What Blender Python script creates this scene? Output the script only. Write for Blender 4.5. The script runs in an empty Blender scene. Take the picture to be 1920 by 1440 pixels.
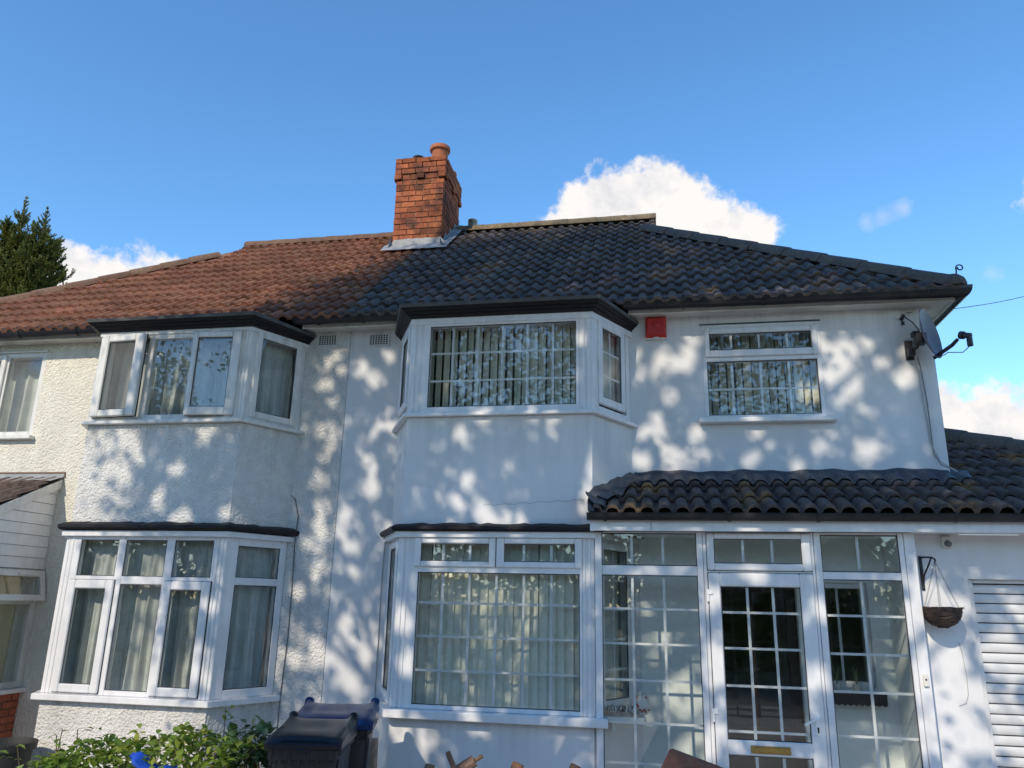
import bpy, bmesh, math, random
import numpy as np
from mathutils import Vector, Matrix

random.seed(7)
RNG = np.random.default_rng(11)
SC = bpy.context.scene
COL = SC.collection

# ------------------------------------------------------------------ camera
CAM_D, CAM_Z = 7.5, 1.9
def cam_setup():
    p, r, y = math.radians(15.7565), math.radians(1.2339), math.radians(10.4841)
    F = Vector((-math.sin(y)*math.cos(p), math.cos(y)*math.cos(p), math.sin(p)))
    R = Vector((math.cos(y), math.sin(y), 0)); U = R.cross(F)
    R2 = R*math.cos(r) + U*math.sin(r); U2 = U*math.cos(r) - R*math.sin(r)
    cd = bpy.data.cameras.new('camera'); co = bpy.data.objects.new('camera', cd); COL.objects.link(co)
    cd.sensor_fit = 'HORIZONTAL'; cd.sensor_width = 36.0; cd.lens = 1445.95/1920*36.0
    cd.clip_start = 0.05; cd.clip_end = 3000
    co.matrix_world = Matrix(((R2.x, U2.x, -F.x, 0), (R2.y, U2.y, -F.y, -CAM_D), (R2.z, U2.z, -F.z, CAM_Z), (0, 0, 0, 1)))
    SC.camera = co
cam_setup()

# ------------------------------------------------------------------ world and sun
SUN_EL, SUN_AZ = math.radians(35), math.radians(20)      # azimuth: to the left of straight behind the camera
SUN_DIR = Vector((-math.sin(SUN_AZ)*math.cos(SUN_EL), -math.cos(SUN_AZ)*math.cos(SUN_EL), math.sin(SUN_EL)))
SKY_STRENGTH = 0.15
W = bpy.data.worlds.new('World'); SC.world = W; W.use_nodes = True
def sky_world():
    nt = W.node_tree; nt.nodes.clear(); N = nt.nodes.new; L = nt.links.new
    out = N('ShaderNodeOutputWorld'); bg = N('ShaderNodeBackground'); L(bg.outputs[0], out.inputs[0])
    sky = N('ShaderNodeTexSky'); sky.sky_type = 'NISHITA'; sky.sun_disc = False
    sky.sun_elevation = SUN_EL; sky.sun_rotation = math.atan2(SUN_DIR.x, SUN_DIR.y)
    sky.air_density = 1.0; sky.dust_density = 0.15; sky.ozone_density = 2.0; sky.altitude = 700
    tc = N('ShaderNodeTexCoord')
    def math_(op, a, b=None, clamp=False):
        n = N('ShaderNodeMath'); n.operation = op; n.use_clamp = clamp
        for i, x in enumerate((a, b)):
            if x is None: continue
            if isinstance(x, (int, float)): n.inputs[i].default_value = x
            else: L(x, n.inputs[i])
        return n.outputs[0]
    def noise(scale, detail, rough, off=(0, 0, 0), dist=0.0):
        mp = N('ShaderNodeMapping'); mp.inputs['Location'].default_value = off; L(tc.outputs['Generated'], mp.inputs[0])
        n = N('ShaderNodeTexNoise'); n.inputs['Scale'].default_value = scale; n.inputs['Detail'].default_value = detail
        n.inputs['Roughness'].default_value = rough; n.inputs['Distortion'].default_value = dist; L(mp.outputs[0], n.inputs[0]); return n.outputs['Fac']
    n1 = noise(9, 8, .6); n2 = noise(30, 8, .62, (3, 1, 2)); n3 = noise(16, 6, .6, (7, 2, 5))
    def v(az, el):
        a, e = math.radians(az), math.radians(el)
        return (math.sin(a)*math.cos(e), math.cos(a)*math.cos(e), math.sin(e))
    wob = math_('ADD', math_('MULTIPLY', math_('SUBTRACT', n1, .5), 4.2), math_('MULTIPLY', math_('SUBTRACT', n2, .5), 3.6))
    def puff(az, el, r):                                   # signed angular distance, positive inside (degrees)
        d = N('ShaderNodeVectorMath'); d.operation = 'DOT_PRODUCT'; L(tc.outputs['Generated'], d.inputs[0]); d.inputs[1].default_value = v(az, el)
        return math_('SUBTRACT', r, math_('MULTIPLY', math_('ARCCOSINE', math_('MINIMUM', d.outputs['Value'], .999999)), 57.2958))
    def union(ps):
        o = puff(*ps[0])
        for p in ps[1:]:
            n = N('ShaderNodeMath'); n.operation = 'SMOOTH_MAX'; n.inputs[2].default_value = 1.0; L(o, n.inputs[0]); L(puff(*p), n.inputs[1]); o = n.outputs[0]
        return o
    big = [(-3.4, 28.4, 2.9), (-.6, 27.8, 3.0), (2.2, 28.5, 3.0), (5.0, 27.0, 2.5), (7.4, 25.9, 2.4), (-6.3, 26.2, 2.4), (-8.4, 25.0, 2.0), (1.0, 24.5, 5.0),
           (-41.9, 18.9, 2.8), (-39.6, 19.2, 2.6), (-37.2, 19.9, 2.4), (-35.0, 20.4, 2.2), (-43, 17, 3.0),
           (20.0, 10.8, 2.9), (22.4, 10.8, 3.3), (25.6, 10.6, 3.6), (30, 11, 5), (27.6, 25.1, 1.3),
           (150, 24, 6), (163, 20, 5), (-120, 14, 6), (-133, 12, 5), (100, 15, 6), (-70, 16, 5), (60, 14, 5)]
    dens = math_('MULTIPLY', math_('ADD', union(big), wob), 1.0, False)
    dens = math_('ADD', dens, .25, True)
    sm = N('ShaderNodeMapRange'); sm.interpolation_type = 'SMOOTHSTEP'; L(dens, sm.inputs[0]); dens = sm.outputs[0]
    wisp = [(17.4, 25.7, .75), (16.3, 25.5, .55), (18.7, 25.95, .6), (23.5, 20.8, .75)]
    wd = math_('MULTIPLY', math_('ADD', union(wisp), math_('MULTIPLY', wob, .45)), .7, True)
    wd = math_('MULTIPLY', wd, .62)
    dens = math_('MAXIMUM', dens, wd)
    cr = N('ShaderNodeValToRGB'); L(math_('ADD', math_('MULTIPLY', n3, .75), math_('MULTIPLY', n2, .25)), cr.inputs[0])
    cr.color_ramp.elements[0].position = .36; cr.color_ramp.elements[0].color = (.74, .75, .80, 1)
    cr.color_ramp.elements[1].position = .52; cr.color_ramp.elements[1].color = (1.0, .97, .95, 1)
    cl = N('ShaderNodeVectorMath'); cl.operation = 'SCALE'; L(cr.outputs[0], cl.inputs[0]); cl.inputs['Scale'].default_value = 0.53/SKY_STRENGTH
    mx = N('ShaderNodeMix'); mx.data_type = 'RGBA'; L(dens, mx.inputs[0]); hs = N('ShaderNodeHueSaturation'); hs.inputs['Saturation'].default_value = 1.21; hs.inputs['Hue'].default_value = .497; L(sky.outputs[0], hs.inputs['Color']); L(hs.outputs[0], mx.inputs[6]); L(cl.outputs[0], mx.inputs[7])
    L(mx.outputs[2], bg.inputs[0]); bg.inputs[1].default_value = SKY_STRENGTH
sky_world()
sl = bpy.data.lights.new('sun', 'SUN'); so = bpy.data.objects.new('sun', sl); COL.objects.link(so)
sl.energy = 2.05; sl.angle = math.radians(0.5); sl.color = (1.0, .87, .69)
so.rotation_euler = SUN_DIR.to_track_quat('Z', 'Y').to_euler(); so.location = (-20, -40, 40)
SC.view_settings.view_transform = 'Standard'; SC.view_settings.look = 'None'
SC.view_settings.exposure = 0.91; SC.view_settings.gamma = 1.0; SC.view_settings.use_curve_mapping = False
SC.render.engine = 'CYCLES'
SC.cycles.max_bounces = 8; SC.cycles.transparent_max_bounces = 16; SC.cycles.use_denoising = True
SC.cycles.caustics_reflective = False; SC.cycles.caustics_refractive = False

# ------------------------------------------------------------------ helpers
WORLD = {}
def put(o, parent=None, M=None):
    COL.objects.link(o)
    M = M or Matrix.Identity(4)
    if parent is not None:
        o.parent = parent; o.matrix_parent_inverse = WORLD[parent.name].inverted()
    o.matrix_basis = M; WORLD[o.name] = M
    return o
def tag(o, label=None, cat=None, group=None, kind=None):
    for k, x in (('label', label), ('category', cat), ('group', group), ('kind', kind)):
        if x: o[k] = x
    return o
def thing(name, label, cat, loc=(0, 0, 0), group=None):
    o = bpy.data.objects.new(name, None); o.empty_display_size = .2
    put(o, None, Matrix.Translation(loc)); return tag(o, label, cat, group)

class Fr:                                   # a wall facet: a runs along it, b is height, c points outwards
    def __init__(s, o, u, n): s.o = Vector(o); s.u = Vector(u).normalized(); s.n = Vector(n).normalized()
    def p(s, a, b, c): return s.o + s.u*a + Vector((0, 0, b)) + s.n*c
XYZ = Fr((0, 0, 0), (1, 0, 0), (0, 1, 0))   # box(x0,x1,z0,z1,y0,y1)

class MB:
    def __init__(s): s.v = []; s.f = []; s.m = []
    def add(s, vs, fs):
        k = len(s.v); s.v += [tuple(x) for x in vs]; s.f += [tuple(k+i for i in f) for f in fs]; return s
    def box(s, fr, a0, a1, b0, b1, c0, c1):
        P = [fr.p(a, b, c) for a in (a0, a1) for b in (b0, b1) for c in (c0, c1)]
        return s.add(P, [(0, 1, 3, 2), (4, 6, 7, 5), (0, 4, 5, 1), (2, 3, 7, 6), (0, 2, 6, 4), (1, 5, 7, 3)])
    def xbox(s, x0, x1, y0, y1, z0, z1): return s.box(XYZ, x0, x1, z0, z1, y0, y1)
    def frame(s, fr, a0, a1, b0, b1, w, c0, c1, wb=None, wt=None):
        wb = w if wb is None else wb; wt = w if wt is None else wt
        s.box(fr, a0, a0+w, b0, b1, c0, c1); s.box(fr, a1-w, a1, b0, b1, c0, c1)
        s.box(fr, a0+w, a1-w, b0, b0+wb, c0, c1); s.box(fr, a0+w, a1-w, b1-wt, b1, c0, c1); return s
    def prism(s, poly, z0, z1):             # plan polygon, upright
        n = len(poly); s.add([(x, y, z0) for x, y in poly] + [(x, y, z1) for x, y in poly],
            [tuple(range(n))[::-1], tuple(range(n, 2*n))] + [(i, (i+1) % n, n+(i+1) % n, n+i) for i in range(n)]); return s
    def loft(s, rings, close=True, cap=True):
        n = len(rings[0]); k = len(s.v)
        for r in rings: s.v += [tuple(x) for x in r]
        for j in range(len(rings)-1):
            for i in range(n if close else n-1):
                s.f.append((k+j*n+i, k+j*n+(i+1) % n, k+(j+1)*n+(i+1) % n, k+(j+1)*n+i))
        if cap and close:
            s.f.append(tuple(k+i for i in range(n))[::-1]); s.f.append(tuple(k+(len(rings)-1)*n+i for i in range(n)))
        return s
    def tube(s, pts, r, n=6):
        pts = [Vector(p) for p in pts]; rings = []
        for i, p in enumerate(pts):
            t = (pts[min(i+1, len(pts)-1)] - pts[max(i-1, 0)]).normalized()
            a = t.orthogonal().normalized() if i == 0 else (rings_a - t*rings_a.dot(t)).normalized()
            rings_a = a; b = t.cross(a); rr = r[i] if isinstance(r, (list, tuple)) else r
            rings.append([p + (a*math.cos(q) + b*math.sin(q))*rr for q in (2*math.pi*k/n for k in range(n))])
        return s.loft(rings)
    def lathe(s, c, prof, n=20, axis=(0, 0, 1)):
        ax = Vector(axis).normalized(); a = ax.orthogonal().normalized(); b = ax.cross(a); c = Vector(c)
        return s.loft([[c + ax*z + (a*math.cos(q)+b*math.sin(q))*r for q in (2*math.pi*k/n for k in range(n))] for r, z in prof])
    def mesh(s, name, mat=None, bevel=0, smooth=False, center=None):
        me = bpy.data.meshes.new(name); c = Vector(center) if center is not None else Vector((0, 0, 0))
        me.from_pydata([Vector(x)-c for x in s.v], [], s.f)
        bm = bmesh.new(); bm.from_mesh(me); bmesh.ops.recalc_face_normals(bm, faces=bm.faces)
        if bevel:
            es = [e for e in bm.edges if len(e.link_faces) == 2 and e.calc_face_angle(0) > .6]
            bmesh.ops.bevel(bm, geom=es, offset=bevel, segments=1, affect='EDGES', clamp_overlap=True)
        bm.to_mesh(me); bm.free()
        if smooth:
            me.polygons.foreach_set('use_smooth', [True]*len(me.polygons))
            try: me.set_sharp_from_angle(angle=math.radians(50))
            except Exception: pass
        if mat: me.materials.append(mat)
        return me
    def build(s, name, mat, parent=None, bevel=0, smooth=False):
        a = np.array(s.v); c = (a.min(0)+a.max(0))/2 if len(a) else (0, 0, 0)
        o = bpy.data.objects.new(name, s.mesh(name, mat, bevel, smooth, c))
        return put(o, parent, Matrix.Translation(c))

def inst(name, me, parent, M):
    o = bpy.data.objects.new(name, me); return put(o, parent, M)

# ------------------------------------------------------------------ materials
def nodes(name):
    m = bpy.data.materials.new(name); m.use_nodes = True
    nt = m.node_tree; b = nt.nodes['Principled BSDF']; return m, nt, b
def mat(name, col, rough=.5, metal=0.0, var=0.0, scale=3.0, col2=None, bump=0.0, bscale=60.0, bdist=.01, detail=6, obj_var=0.0, spec=.5, coat=0.0, lo=.35, hi=.65, stain=None, stain_scale=(6, 6, .6), stain_amt=.3, stain_lo=.48, stain_hi=.78):
    m, nt, b = nodes(name); N = nt.nodes.new; L = nt.links.new
    b.inputs['Roughness'].default_value = rough; b.inputs['Metallic'].default_value = metal
    b.inputs['Specular IOR Level'].default_value = spec
    if coat: b.inputs['Coat Weight'].default_value = coat; b.inputs['Coat Roughness'].default_value = .08
    geo = N('ShaderNodeNewGeometry')
    c = None
    rgb = N('ShaderNodeRGB'); rgb.outputs[0].default_value = (*col, 1); c = rgb.outputs[0]
    if col2 is not None:
        n = N('ShaderNodeTexNoise'); n.inputs['Scale'].default_value = scale; n.inputs['Detail'].default_value = detail; n.inputs['Roughness'].default_value = .62; L(geo.outputs['Position'], n.inputs[0])
        mr = N('ShaderNodeMapRange'); mr.inputs[1].default_value = lo; mr.inputs[2].default_value = hi; L(n.outputs[0], mr.inputs[0])
        mx = N('ShaderNodeMix'); mx.data_type = 'RGBA'; L(mr.outputs[0], mx.inputs[0]); L(c, mx.inputs[6]); mx.inputs[7].default_value = (*col2, 1); c = mx.outputs[2]
    if stain is not None:
        mp = N('ShaderNodeMapping'); mp.inputs['Scale'].default_value = stain_scale; L(geo.outputs['Position'], mp.inputs[0])
        n = N('ShaderNodeTexNoise'); n.inputs['Scale'].default_value = 1.0; n.inputs['Detail'].default_value = 5; L(mp.outputs[0], n.inputs[0])
        mr = N('ShaderNodeMapRange'); mr.inputs[1].default_value = stain_lo; mr.inputs[2].default_value = stain_hi; mr.inputs[4].default_value = stain_amt; L(n.outputs[0], mr.inputs[0])
        mx = N('ShaderNodeMix'); mx.data_type = 'RGBA'; L(mr.outputs[0], mx.inputs[0]); L(c, mx.inputs[6]); mx.inputs[7].default_value = (*stain, 1); c = mx.outputs[2]
    if obj_var:
        oi = N('ShaderNodeObjectInfo'); mr = N('ShaderNodeMapRange'); L(oi.outputs['Random'], mr.inputs[0]); mr.inputs[3].default_value = 1-obj_var; mr.inputs[4].default_value = 1+obj_var
        hs = N('ShaderNodeHueSaturation'); L(mr.outputs[0], hs.inputs['Value']); L(c, hs.inputs['Color']); c = hs.outputs[0]
    if var:
        n = N('ShaderNodeTexNoise'); n.inputs['Scale'].default_value = scale*7; n.inputs['Detail'].default_value = 4; L(geo.outputs['Position'], n.inputs[0])
        mr = N('ShaderNodeMapRange'); mr.inputs[1].default_value = .3; mr.inputs[2].default_value = .7; mr.inputs[3].default_value = 1-var; mr.inputs[4].default_value = 1+var; L(n.outputs[0], mr.inputs[0])
        hs = N('ShaderNodeHueSaturation'); L(mr.outputs[0], hs.inputs['Value']); L(c, hs.inputs['Color']); c = hs.outputs[0]
    L(c, b.inputs['Base Color'])
    if bump:
        n = N('ShaderNodeTexNoise'); n.inputs['Scale'].default_value = bscale; n.inputs['Detail'].default_value = 4; L(geo.outputs['Position'], n.inputs[0])
        bp = N('ShaderNodeBump'); bp.inputs['Strength'].default_value = bump; bp.inputs['Distance'].default_value = bdist; L(n.outputs[0], bp.inputs['Height']); L(bp.outputs[0], b.inputs['Normal'])
    return m

def roughcast(name, col, col2):
    m = mat(name, col, .95, col2=col2, scale=1.3, var=.06, spec=.15, stain=(.30, .29, .27), stain_scale=(2.5, 2.5, .5), stain_amt=.22)
    nt = m.node_tree; b = nt.nodes['Principled BSDF']; N = nt.nodes.new; L = nt.links.new
    geo = N('ShaderNodeNewGeometry')
    n = N('ShaderNodeTexNoise'); n.inputs['Scale'].default_value = 30; n.inputs['Detail'].default_value = 4; n.inputs['Roughness'].default_value = .55; n.inputs['Distortion'].default_value = .1; L(geo.outputs['Position'], n.inputs[0])
    vo = N('ShaderNodeTexVoronoi'); vo.feature = 'SMOOTH_F1'; vo.inputs['Smoothness'].default_value = .35; vo.inputs['Scale'].default_value = 48; L(geo.outputs['Position'], vo.inputs[0])
    ad = N('ShaderNodeMath'); ad.operation = 'SUBTRACT'; L(n.outputs[0], ad.inputs[0])
    m2 = N('ShaderNodeMath'); m2.operation = 'MULTIPLY'; m2.inputs[1].default_value = .55; L(vo.outputs['Distance'], m2.inputs[0]); L(m2.outputs[0], ad.inputs[1])
    bp = N('ShaderNodeBump'); bp.inputs['Strength'].default_value = .85; bp.inputs['Distance'].default_value = .024; L(ad.outputs[0], bp.inputs['Height']); L(bp.outputs[0], b.inputs['Normal'])
    return m

def glass_mat(name='window_glass', tint=(.965, .978, .97), base=.062):
    m = bpy.data.materials.new(name); m.use_nodes = True; nt = m.node_tree; nt.nodes.clear(); N = nt.nodes.new; L = nt.links.new
    out = N('ShaderNodeOutputMaterial'); mx = N('ShaderNodeMixShader'); t = N('ShaderNodeBsdfTransparent'); g = N('ShaderNodeBsdfGlossy')
    t.inputs[0].default_value = (*tint, 1); g.inputs['Roughness'].default_value = .012
    lw = N('ShaderNodeLayerWeight'); lw.inputs[0].default_value = .5
    p = N('ShaderNodeMath'); p.operation = 'POWER'; p.inputs[1].default_value = 4; L(lw.outputs['Facing'], p.inputs[0])
    q = N('ShaderNodeMath'); q.operation = 'MULTIPLY_ADD'; q.inputs[1].default_value = .6; q.inputs[2].default_value = base; L(p.outputs[0], q.inputs[0])
    geo = N('ShaderNodeNewGeometry'); n = N('ShaderNodeTexNoise'); n.inputs['Scale'].default_value = 2.2; n.inputs['Detail'].default_value = 1.5; L(geo.outputs['Position'], n.inputs[0])
    bp = N('ShaderNodeBump'); bp.inputs['Strength'].default_value = .05; bp.inputs['Distance'].default_value = .02; L(n.outputs[0], bp.inputs['Height']); L(bp.outputs[0], g.inputs['Normal'])
    L(q.outputs[0], mx.inputs[0]); L(t.outputs[0], mx.inputs[1]); L(g.outputs[0], mx.inputs[2]); L(mx.outputs[0], out.inputs[0]); return m

def leaf_mat(name, cols, trans=.35, rough=.5, scale=1.2):
    m = bpy.data.materials.new(name); m.use_nodes = True; nt = m.node_tree; nt.nodes.clear(); N = nt.nodes.new; L = nt.links.new
    out = N('ShaderNodeOutputMaterial'); b = N('ShaderNodeBsdfPrincipled'); b.inputs['Roughness'].default_value = rough; b.inputs['Specular IOR Level'].default_value = .35
    t = N('ShaderNodeBsdfTranslucent'); mx = N('ShaderNodeMixShader'); mx.inputs[0].default_value = trans
    geo = N('ShaderNodeNewGeometry'); n = N('ShaderNodeTexNoise'); n.inputs['Scale'].default_value = scale; n.inputs['Detail'].default_value = 3; L(geo.outputs['Position'], n.inputs[0])
    wn = N('ShaderNodeMath'); wn.operation = 'MULTIPLY_ADD'; wn.inputs[1].default_value = .45; L(geo.outputs['Random Per Island'], wn.inputs[0])
    oi = N('ShaderNodeObjectInfo'); a2 = N('ShaderNodeMath'); a2.operation = 'MULTIPLY_ADD'; a2.inputs[1].default_value = .35; L(oi.outputs['Random'], a2.inputs[0])
    sc_ = N('ShaderNodeMath'); sc_.operation = 'MULTIPLY_ADD'; sc_.inputs[1].default_value = .9; sc_.inputs[2].default_value = -.32; L(n.outputs[0], sc_.inputs[0]); L(sc_.outputs[0], a2.inputs[2]); L(a2.outputs[0], wn.inputs[2])
    cr = N('ShaderNodeValToRGB'); L(wn.outputs[0], cr.inputs[0]); el = cr.color_ramp.elements
    el[0].position = .1; el[0].color = (*cols[0], 1); el[1].position = .9; el[1].color = (*cols[-1], 1)
    for i, c in enumerate(cols[1:-1]): e = el.new(.1+.8*(i+1)/(len(cols)-1)); e.color = (*c, 1)
    L(cr.outputs[0], b.inputs['Base Color']); L(cr.outputs[0], t.inputs[0])
    L(b.outputs[0], mx.inputs[1]); L(t.outputs[0], mx.inputs[2]); L(mx.outputs[0], out.inputs[0]); return m

M = {}
M['render'] = mat('white_render', (.74, .74, .745), .85, col2=(.68, .685, .70), scale=.8, bump=.25, bscale=14, bdist=.006, spec=.2, stain=(.42, .41, .39), stain_scale=(3.4, 3.4, .35), stain_amt=.30)
def streaks(m, bands, amt=.4):
    nt = m.node_tree; b = nt.nodes['Principled BSDF']; N = nt.nodes.new; L = nt.links.new; src = b.inputs['Base Color'].links[0].from_socket
    geo = N('ShaderNodeNewGeometry'); sp = N('ShaderNodeSeparateXYZ'); L(geo.outputs['Position'], sp.inputs[0]); tot = None
    for top, ln in bands:
        a = N('ShaderNodeMapRange'); L(sp.outputs['Z'], a.inputs[0]); a.inputs[1].default_value = top-ln; a.inputs[2].default_value = top
        c = N('ShaderNodeMath'); c.operation = 'LESS_THAN'; L(sp.outputs['Z'], c.inputs[0]); c.inputs[1].default_value = top+.02
        d = N('ShaderNodeMath'); d.operation = 'MULTIPLY'; L(a.outputs[0], d.inputs[0]); L(c.outputs[0], d.inputs[1])
        if tot is None: tot = d.outputs[0]
        else: e = N('ShaderNodeMath'); e.operation = 'MAXIMUM'; L(tot, e.inputs[0]); L(d.outputs[0], e.inputs[1]); tot = e.outputs[0]
    mp = N('ShaderNodeMapping'); mp.inputs['Scale'].default_value = (11, 11, .7); L(geo.outputs['Position'], mp.inputs[0])
    n = N('ShaderNodeTexNoise'); n.inputs['Scale'].default_value = 1; n.inputs['Detail'].default_value = 5; n.inputs['Roughness'].default_value = .65; L(mp.outputs[0], n.inputs[0])
    r = N('ShaderNodeMapRange'); r.inputs[1].default_value = .42; r.inputs[2].default_value = .72; r.inputs[4].default_value = amt; L(n.outputs[0], r.inputs[0])
    f = N('ShaderNodeMath'); f.operation = 'MULTIPLY'; L(tot, f.inputs[0]); L(r.outputs[0], f.inputs[1])
    mx = N('ShaderNodeMix'); mx.data_type = 'RGBA'; L(f.outputs[0], mx.inputs[0]); L(src, mx.inputs[6]); mx.inputs[7].default_value = (.28, .27, .25, 1); L(mx.outputs[2], b.inputs['Base Color'])
M['render_bay'] = M['render'].copy(); M['render_bay'].name = 'white_render_on_bay'
streaks(M['render'], [(4.70, .35)], .4); streaks(M['render_bay'], [(3.59, .6), (.93, .45)], .26)
M['rough_white'] = roughcast('white_roughcast', (.72, .71, .69), (.64, .63, .61))
M['rough_cream'] = roughcast('cream_roughcast', (.76, .73, .64), (.71, .68, .59))
M['rough_bay'] = M['rough_white'].copy(); M['rough_bay'].name = 'white_roughcast_on_bay'; streaks(M['rough_bay'], [(3.56, .5), (.93, .4)], .4); streaks(M['rough_white'], [(4.70, .3)], .4); streaks(M['rough_cream'], [(4.68, .3)], .35)
M['upvc'] = mat('white_upvc', (.78, .78, .79), .32, col2=(.70, .70, .71), scale=4, stain=(.42, .41, .38), stain_scale=(18, 18, 2.5), stain_amt=.25)
M['upvc_old'] = mat('weathered_white_upvc', (.74, .73, .70), .4, col2=(.66, .65, .62), scale=4, stain=(.30, .28, .24), stain_scale=(16, 16, 4), stain_amt=.45)
M['board'] = mat('white_painted_board', (.70, .68, .63), .5, col2=(.60, .58, .52), scale=3, stain=(.25, .24, .21), stain_scale=(5, 5, 12), stain_amt=.5)
M['joint'] = mat('dark_gasket', (.05, .05, .055), .6)
M['glass'] = glass_mat()
M['black_pvc'] = mat('black_gutter_plastic', (.014, .014, .018), .35, spec=.35, var=.2, scale=3, stain=(.12, .11, .10), stain_scale=(4, 4, 4), stain_amt=.18)
M['felt'] = mat('dark_felt_edge', (.06, .063, .068), .8, col2=(.10, .10, .10), scale=6, bump=.4, bscale=50, bdist=.01)
M['black_paint'] = mat('black_gloss_paint', (.012, .011, .014), .5, spec=.25, var=.3, scale=4, bump=.2, bscale=20, bdist=.01)
M['lead_dark'] = mat('painted_lead', (.035, .038, .05), .5, col2=(.07, .075, .09), scale=7, bump=.6, bscale=16, bdist=.03)
M['lead'] = mat('grey_lead', (.22, .235, .25), .55, col2=(.33, .34, .35), scale=9, bump=.5, bscale=20, bdist=.02)
M['tile_red'] = mat('brown_red_concrete_tile', (.27, .120, .075), .9, spec=.15, col2=(.18, .085, .058), scale=1.6, var=.22, obj_var=.16, bump=.3, bscale=90, bdist=.006, stain=(.22, .17, .10), stain_scale=(3, 3, 3), stain_amt=.35)
M['tile_dark'] = mat('charcoal_concrete_tile', (.088, .078, .080), .9, spec=.15, col2=(.125, .108, .106), scale=1.4, var=.25, obj_var=.2, bump=.3, bscale=90, bdist=.006, stain=(.27, .18, .105), stain_scale=(2.6, 2.6, 2.6), stain_amt=.55, stain_lo=.5, stain_hi=.70)
M['ridge_lichen'] = mat('lichen_covered_ridge_tile', (.15, .115, .075), .9, col2=(.24, .18, .10), scale=5, var=.3, obj_var=.12, bump=.5, bscale=60, bdist=.01)
M['ridge_dark'] = mat('charcoal_ridge_tile', (.075, .065, .06), .85, col2=(.11, .09, .075), scale=5, var=.2, obj_var=.15, bump=.4, bscale=60, bdist=.01)
M['ridge_red'] = mat('brown_ridge_tile', (.13, .065, .042), .9, col2=(.17, .105, .065), scale=4, var=.25, obj_var=.15, bump=.4, bscale=60, bdist=.01)
M['pantile'] = mat('dark_brown_roll_tile', (.105, .086, .080), .9, spec=.15, col2=(.072, .066, .070), scale=2.2, var=.22, obj_var=.18, bump=.4, bscale=80, bdist=.008, stain=(.30, .19, .09), stain_scale=(2.2, 2.2, 2.2), stain_amt=.75, stain_lo=.5, stain_hi=.68)
M['brick'] = mat('red_orange_brick', (.40, .135, .062), .92, spec=.2, col2=(.24, .075, .042), scale=3.0, var=.18, obj_var=.24, bump=.5, bscale=70, bdist=.008, stain=(.055, .035, .032), stain_scale=(3.0, 3.0, 4.0), stain_amt=.75, stain_lo=.48, stain_hi=.64)
M['brick_low'] = mat('red_wall_brick', (.34, .10, .055), .9, var=.15, obj_var=.2, bump=.5, bscale=70, bdist=.008)
M['mortar'] = mat('mortar', (.20, .135, .10), .95, var=.2, scale=6)
M['terracotta'] = mat('terracotta', (.44, .15, .07), .8, col2=(.34, .11, .055), scale=6, var=.1, bump=.3, bscale=40)
M['zinc'] = mat('weathered_metal', (.30, .27, .22), .5, metal=.6, var=.2, scale=8)
M['dark_metal'] = mat('dark_metal', (.03, .03, .036), .45, metal=.3)
M['dish'] = mat('grey_dish_paint', (.085, .10, .13), .45, var=.08, scale=5)
M['red_plastic'] = mat('red_alarm_plastic', (.50, .035, .03), .28, spec=.5)
M['slat_cream'] = mat('cream_blind_fabric', (.80, .79, .68), .9, var=.05, scale=4, obj_var=.06)
M['curtain'] = mat('net_curtain_fabric', (.56, .58, .56), .95, col2=(.46, .48, .46), scale=5, var=.06)
M['curtain_warm'] = mat('yellow_curtain_fabric', (.62, .54, .34), .95, var=.06, scale=5)
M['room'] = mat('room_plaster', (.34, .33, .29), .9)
M['porch_wall'] = mat('porch_inner_plaster', (.78, .82, .80), .85, var=.03)
M['dark_wood'] = mat('dark_varnished_wood', (.028, .018, .014), .3, var=.3, scale=5)
M['shelf_white'] = mat('white_shelf', (.62, .66, .65), .4)
M['silver'] = mat('silver_wire', (.55, .55, .54), .3, metal=.9)
M['ceramic'] = mat('glazed_ceramic', (.70, .68, .64), .2)
M['red_paint'] = mat('red_glaze', (.45, .05, .04), .3)
M['brass'] = mat('brass', (.42, .28, .09), .35, metal=.9, var=.15, scale=8)
M['chrome'] = mat('satin_white_metal', (.80, .80, .80), .25)
M['wicker'] = mat('dark_wicker', (.065, .038, .028), .7, var=.4, scale=20, obj_var=.3)
M['bin_body'] = mat('charcoal_bin_plastic', (.009, .010, .014), .42, var=.25, scale=6, bump=.15, bscale=120, bdist=.004)
M['bin_blue'] = mat('navy_bin_plastic', (.006, .009, .018), .42, var=.25, scale=6, bump=.15, bscale=120, bdist=.004)
M['lid_dark'] = mat('charcoal_lid_plastic', (.006, .008, .014), .28, spec=.35, var=.2, scale=6, bump=.1, bscale=100, bdist=.003)
M['lid_blue'] = mat('navy_lid_plastic', (.003, .026, .10), .28, spec=.3, var=.2, scale=6, bump=.1, bscale=100, bdist=.003)
M['rubber'] = mat('black_rubber', (.02, .02, .02), .7)
M['wood_old'] = mat('weathered_brown_timber', (.15, .085, .055), .75, col2=(.23, .14, .09), scale=7, var=.3, bump=.5, bscale=40, bdist=.01)
M['wood_warm'] = mat('orange_brown_timber', (.36, .17, .07), .65, col2=(.20, .09, .042), scale=6, var=.3, bump=.4, bscale=40, bdist=.01)
M['wood_grey'] = mat('pale_rough_post', (.48, .33, .26), .9, col2=(.34, .23, .17), scale=9, var=.3, bump=.8, bscale=35, bdist=.02)
M['panel_brown'] = mat('brown_painted_panel', (.085, .038, .03), .55, col2=(.12, .055, .04), scale=4, var=.15, stain=(.25, .2, .17), stain_scale=(14, 14, 40), stain_amt=.25)
M['blue_cloth'] = mat('bright_blue_cloth', (.005, .06, .42), .6, var=.15, scale=9)
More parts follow.
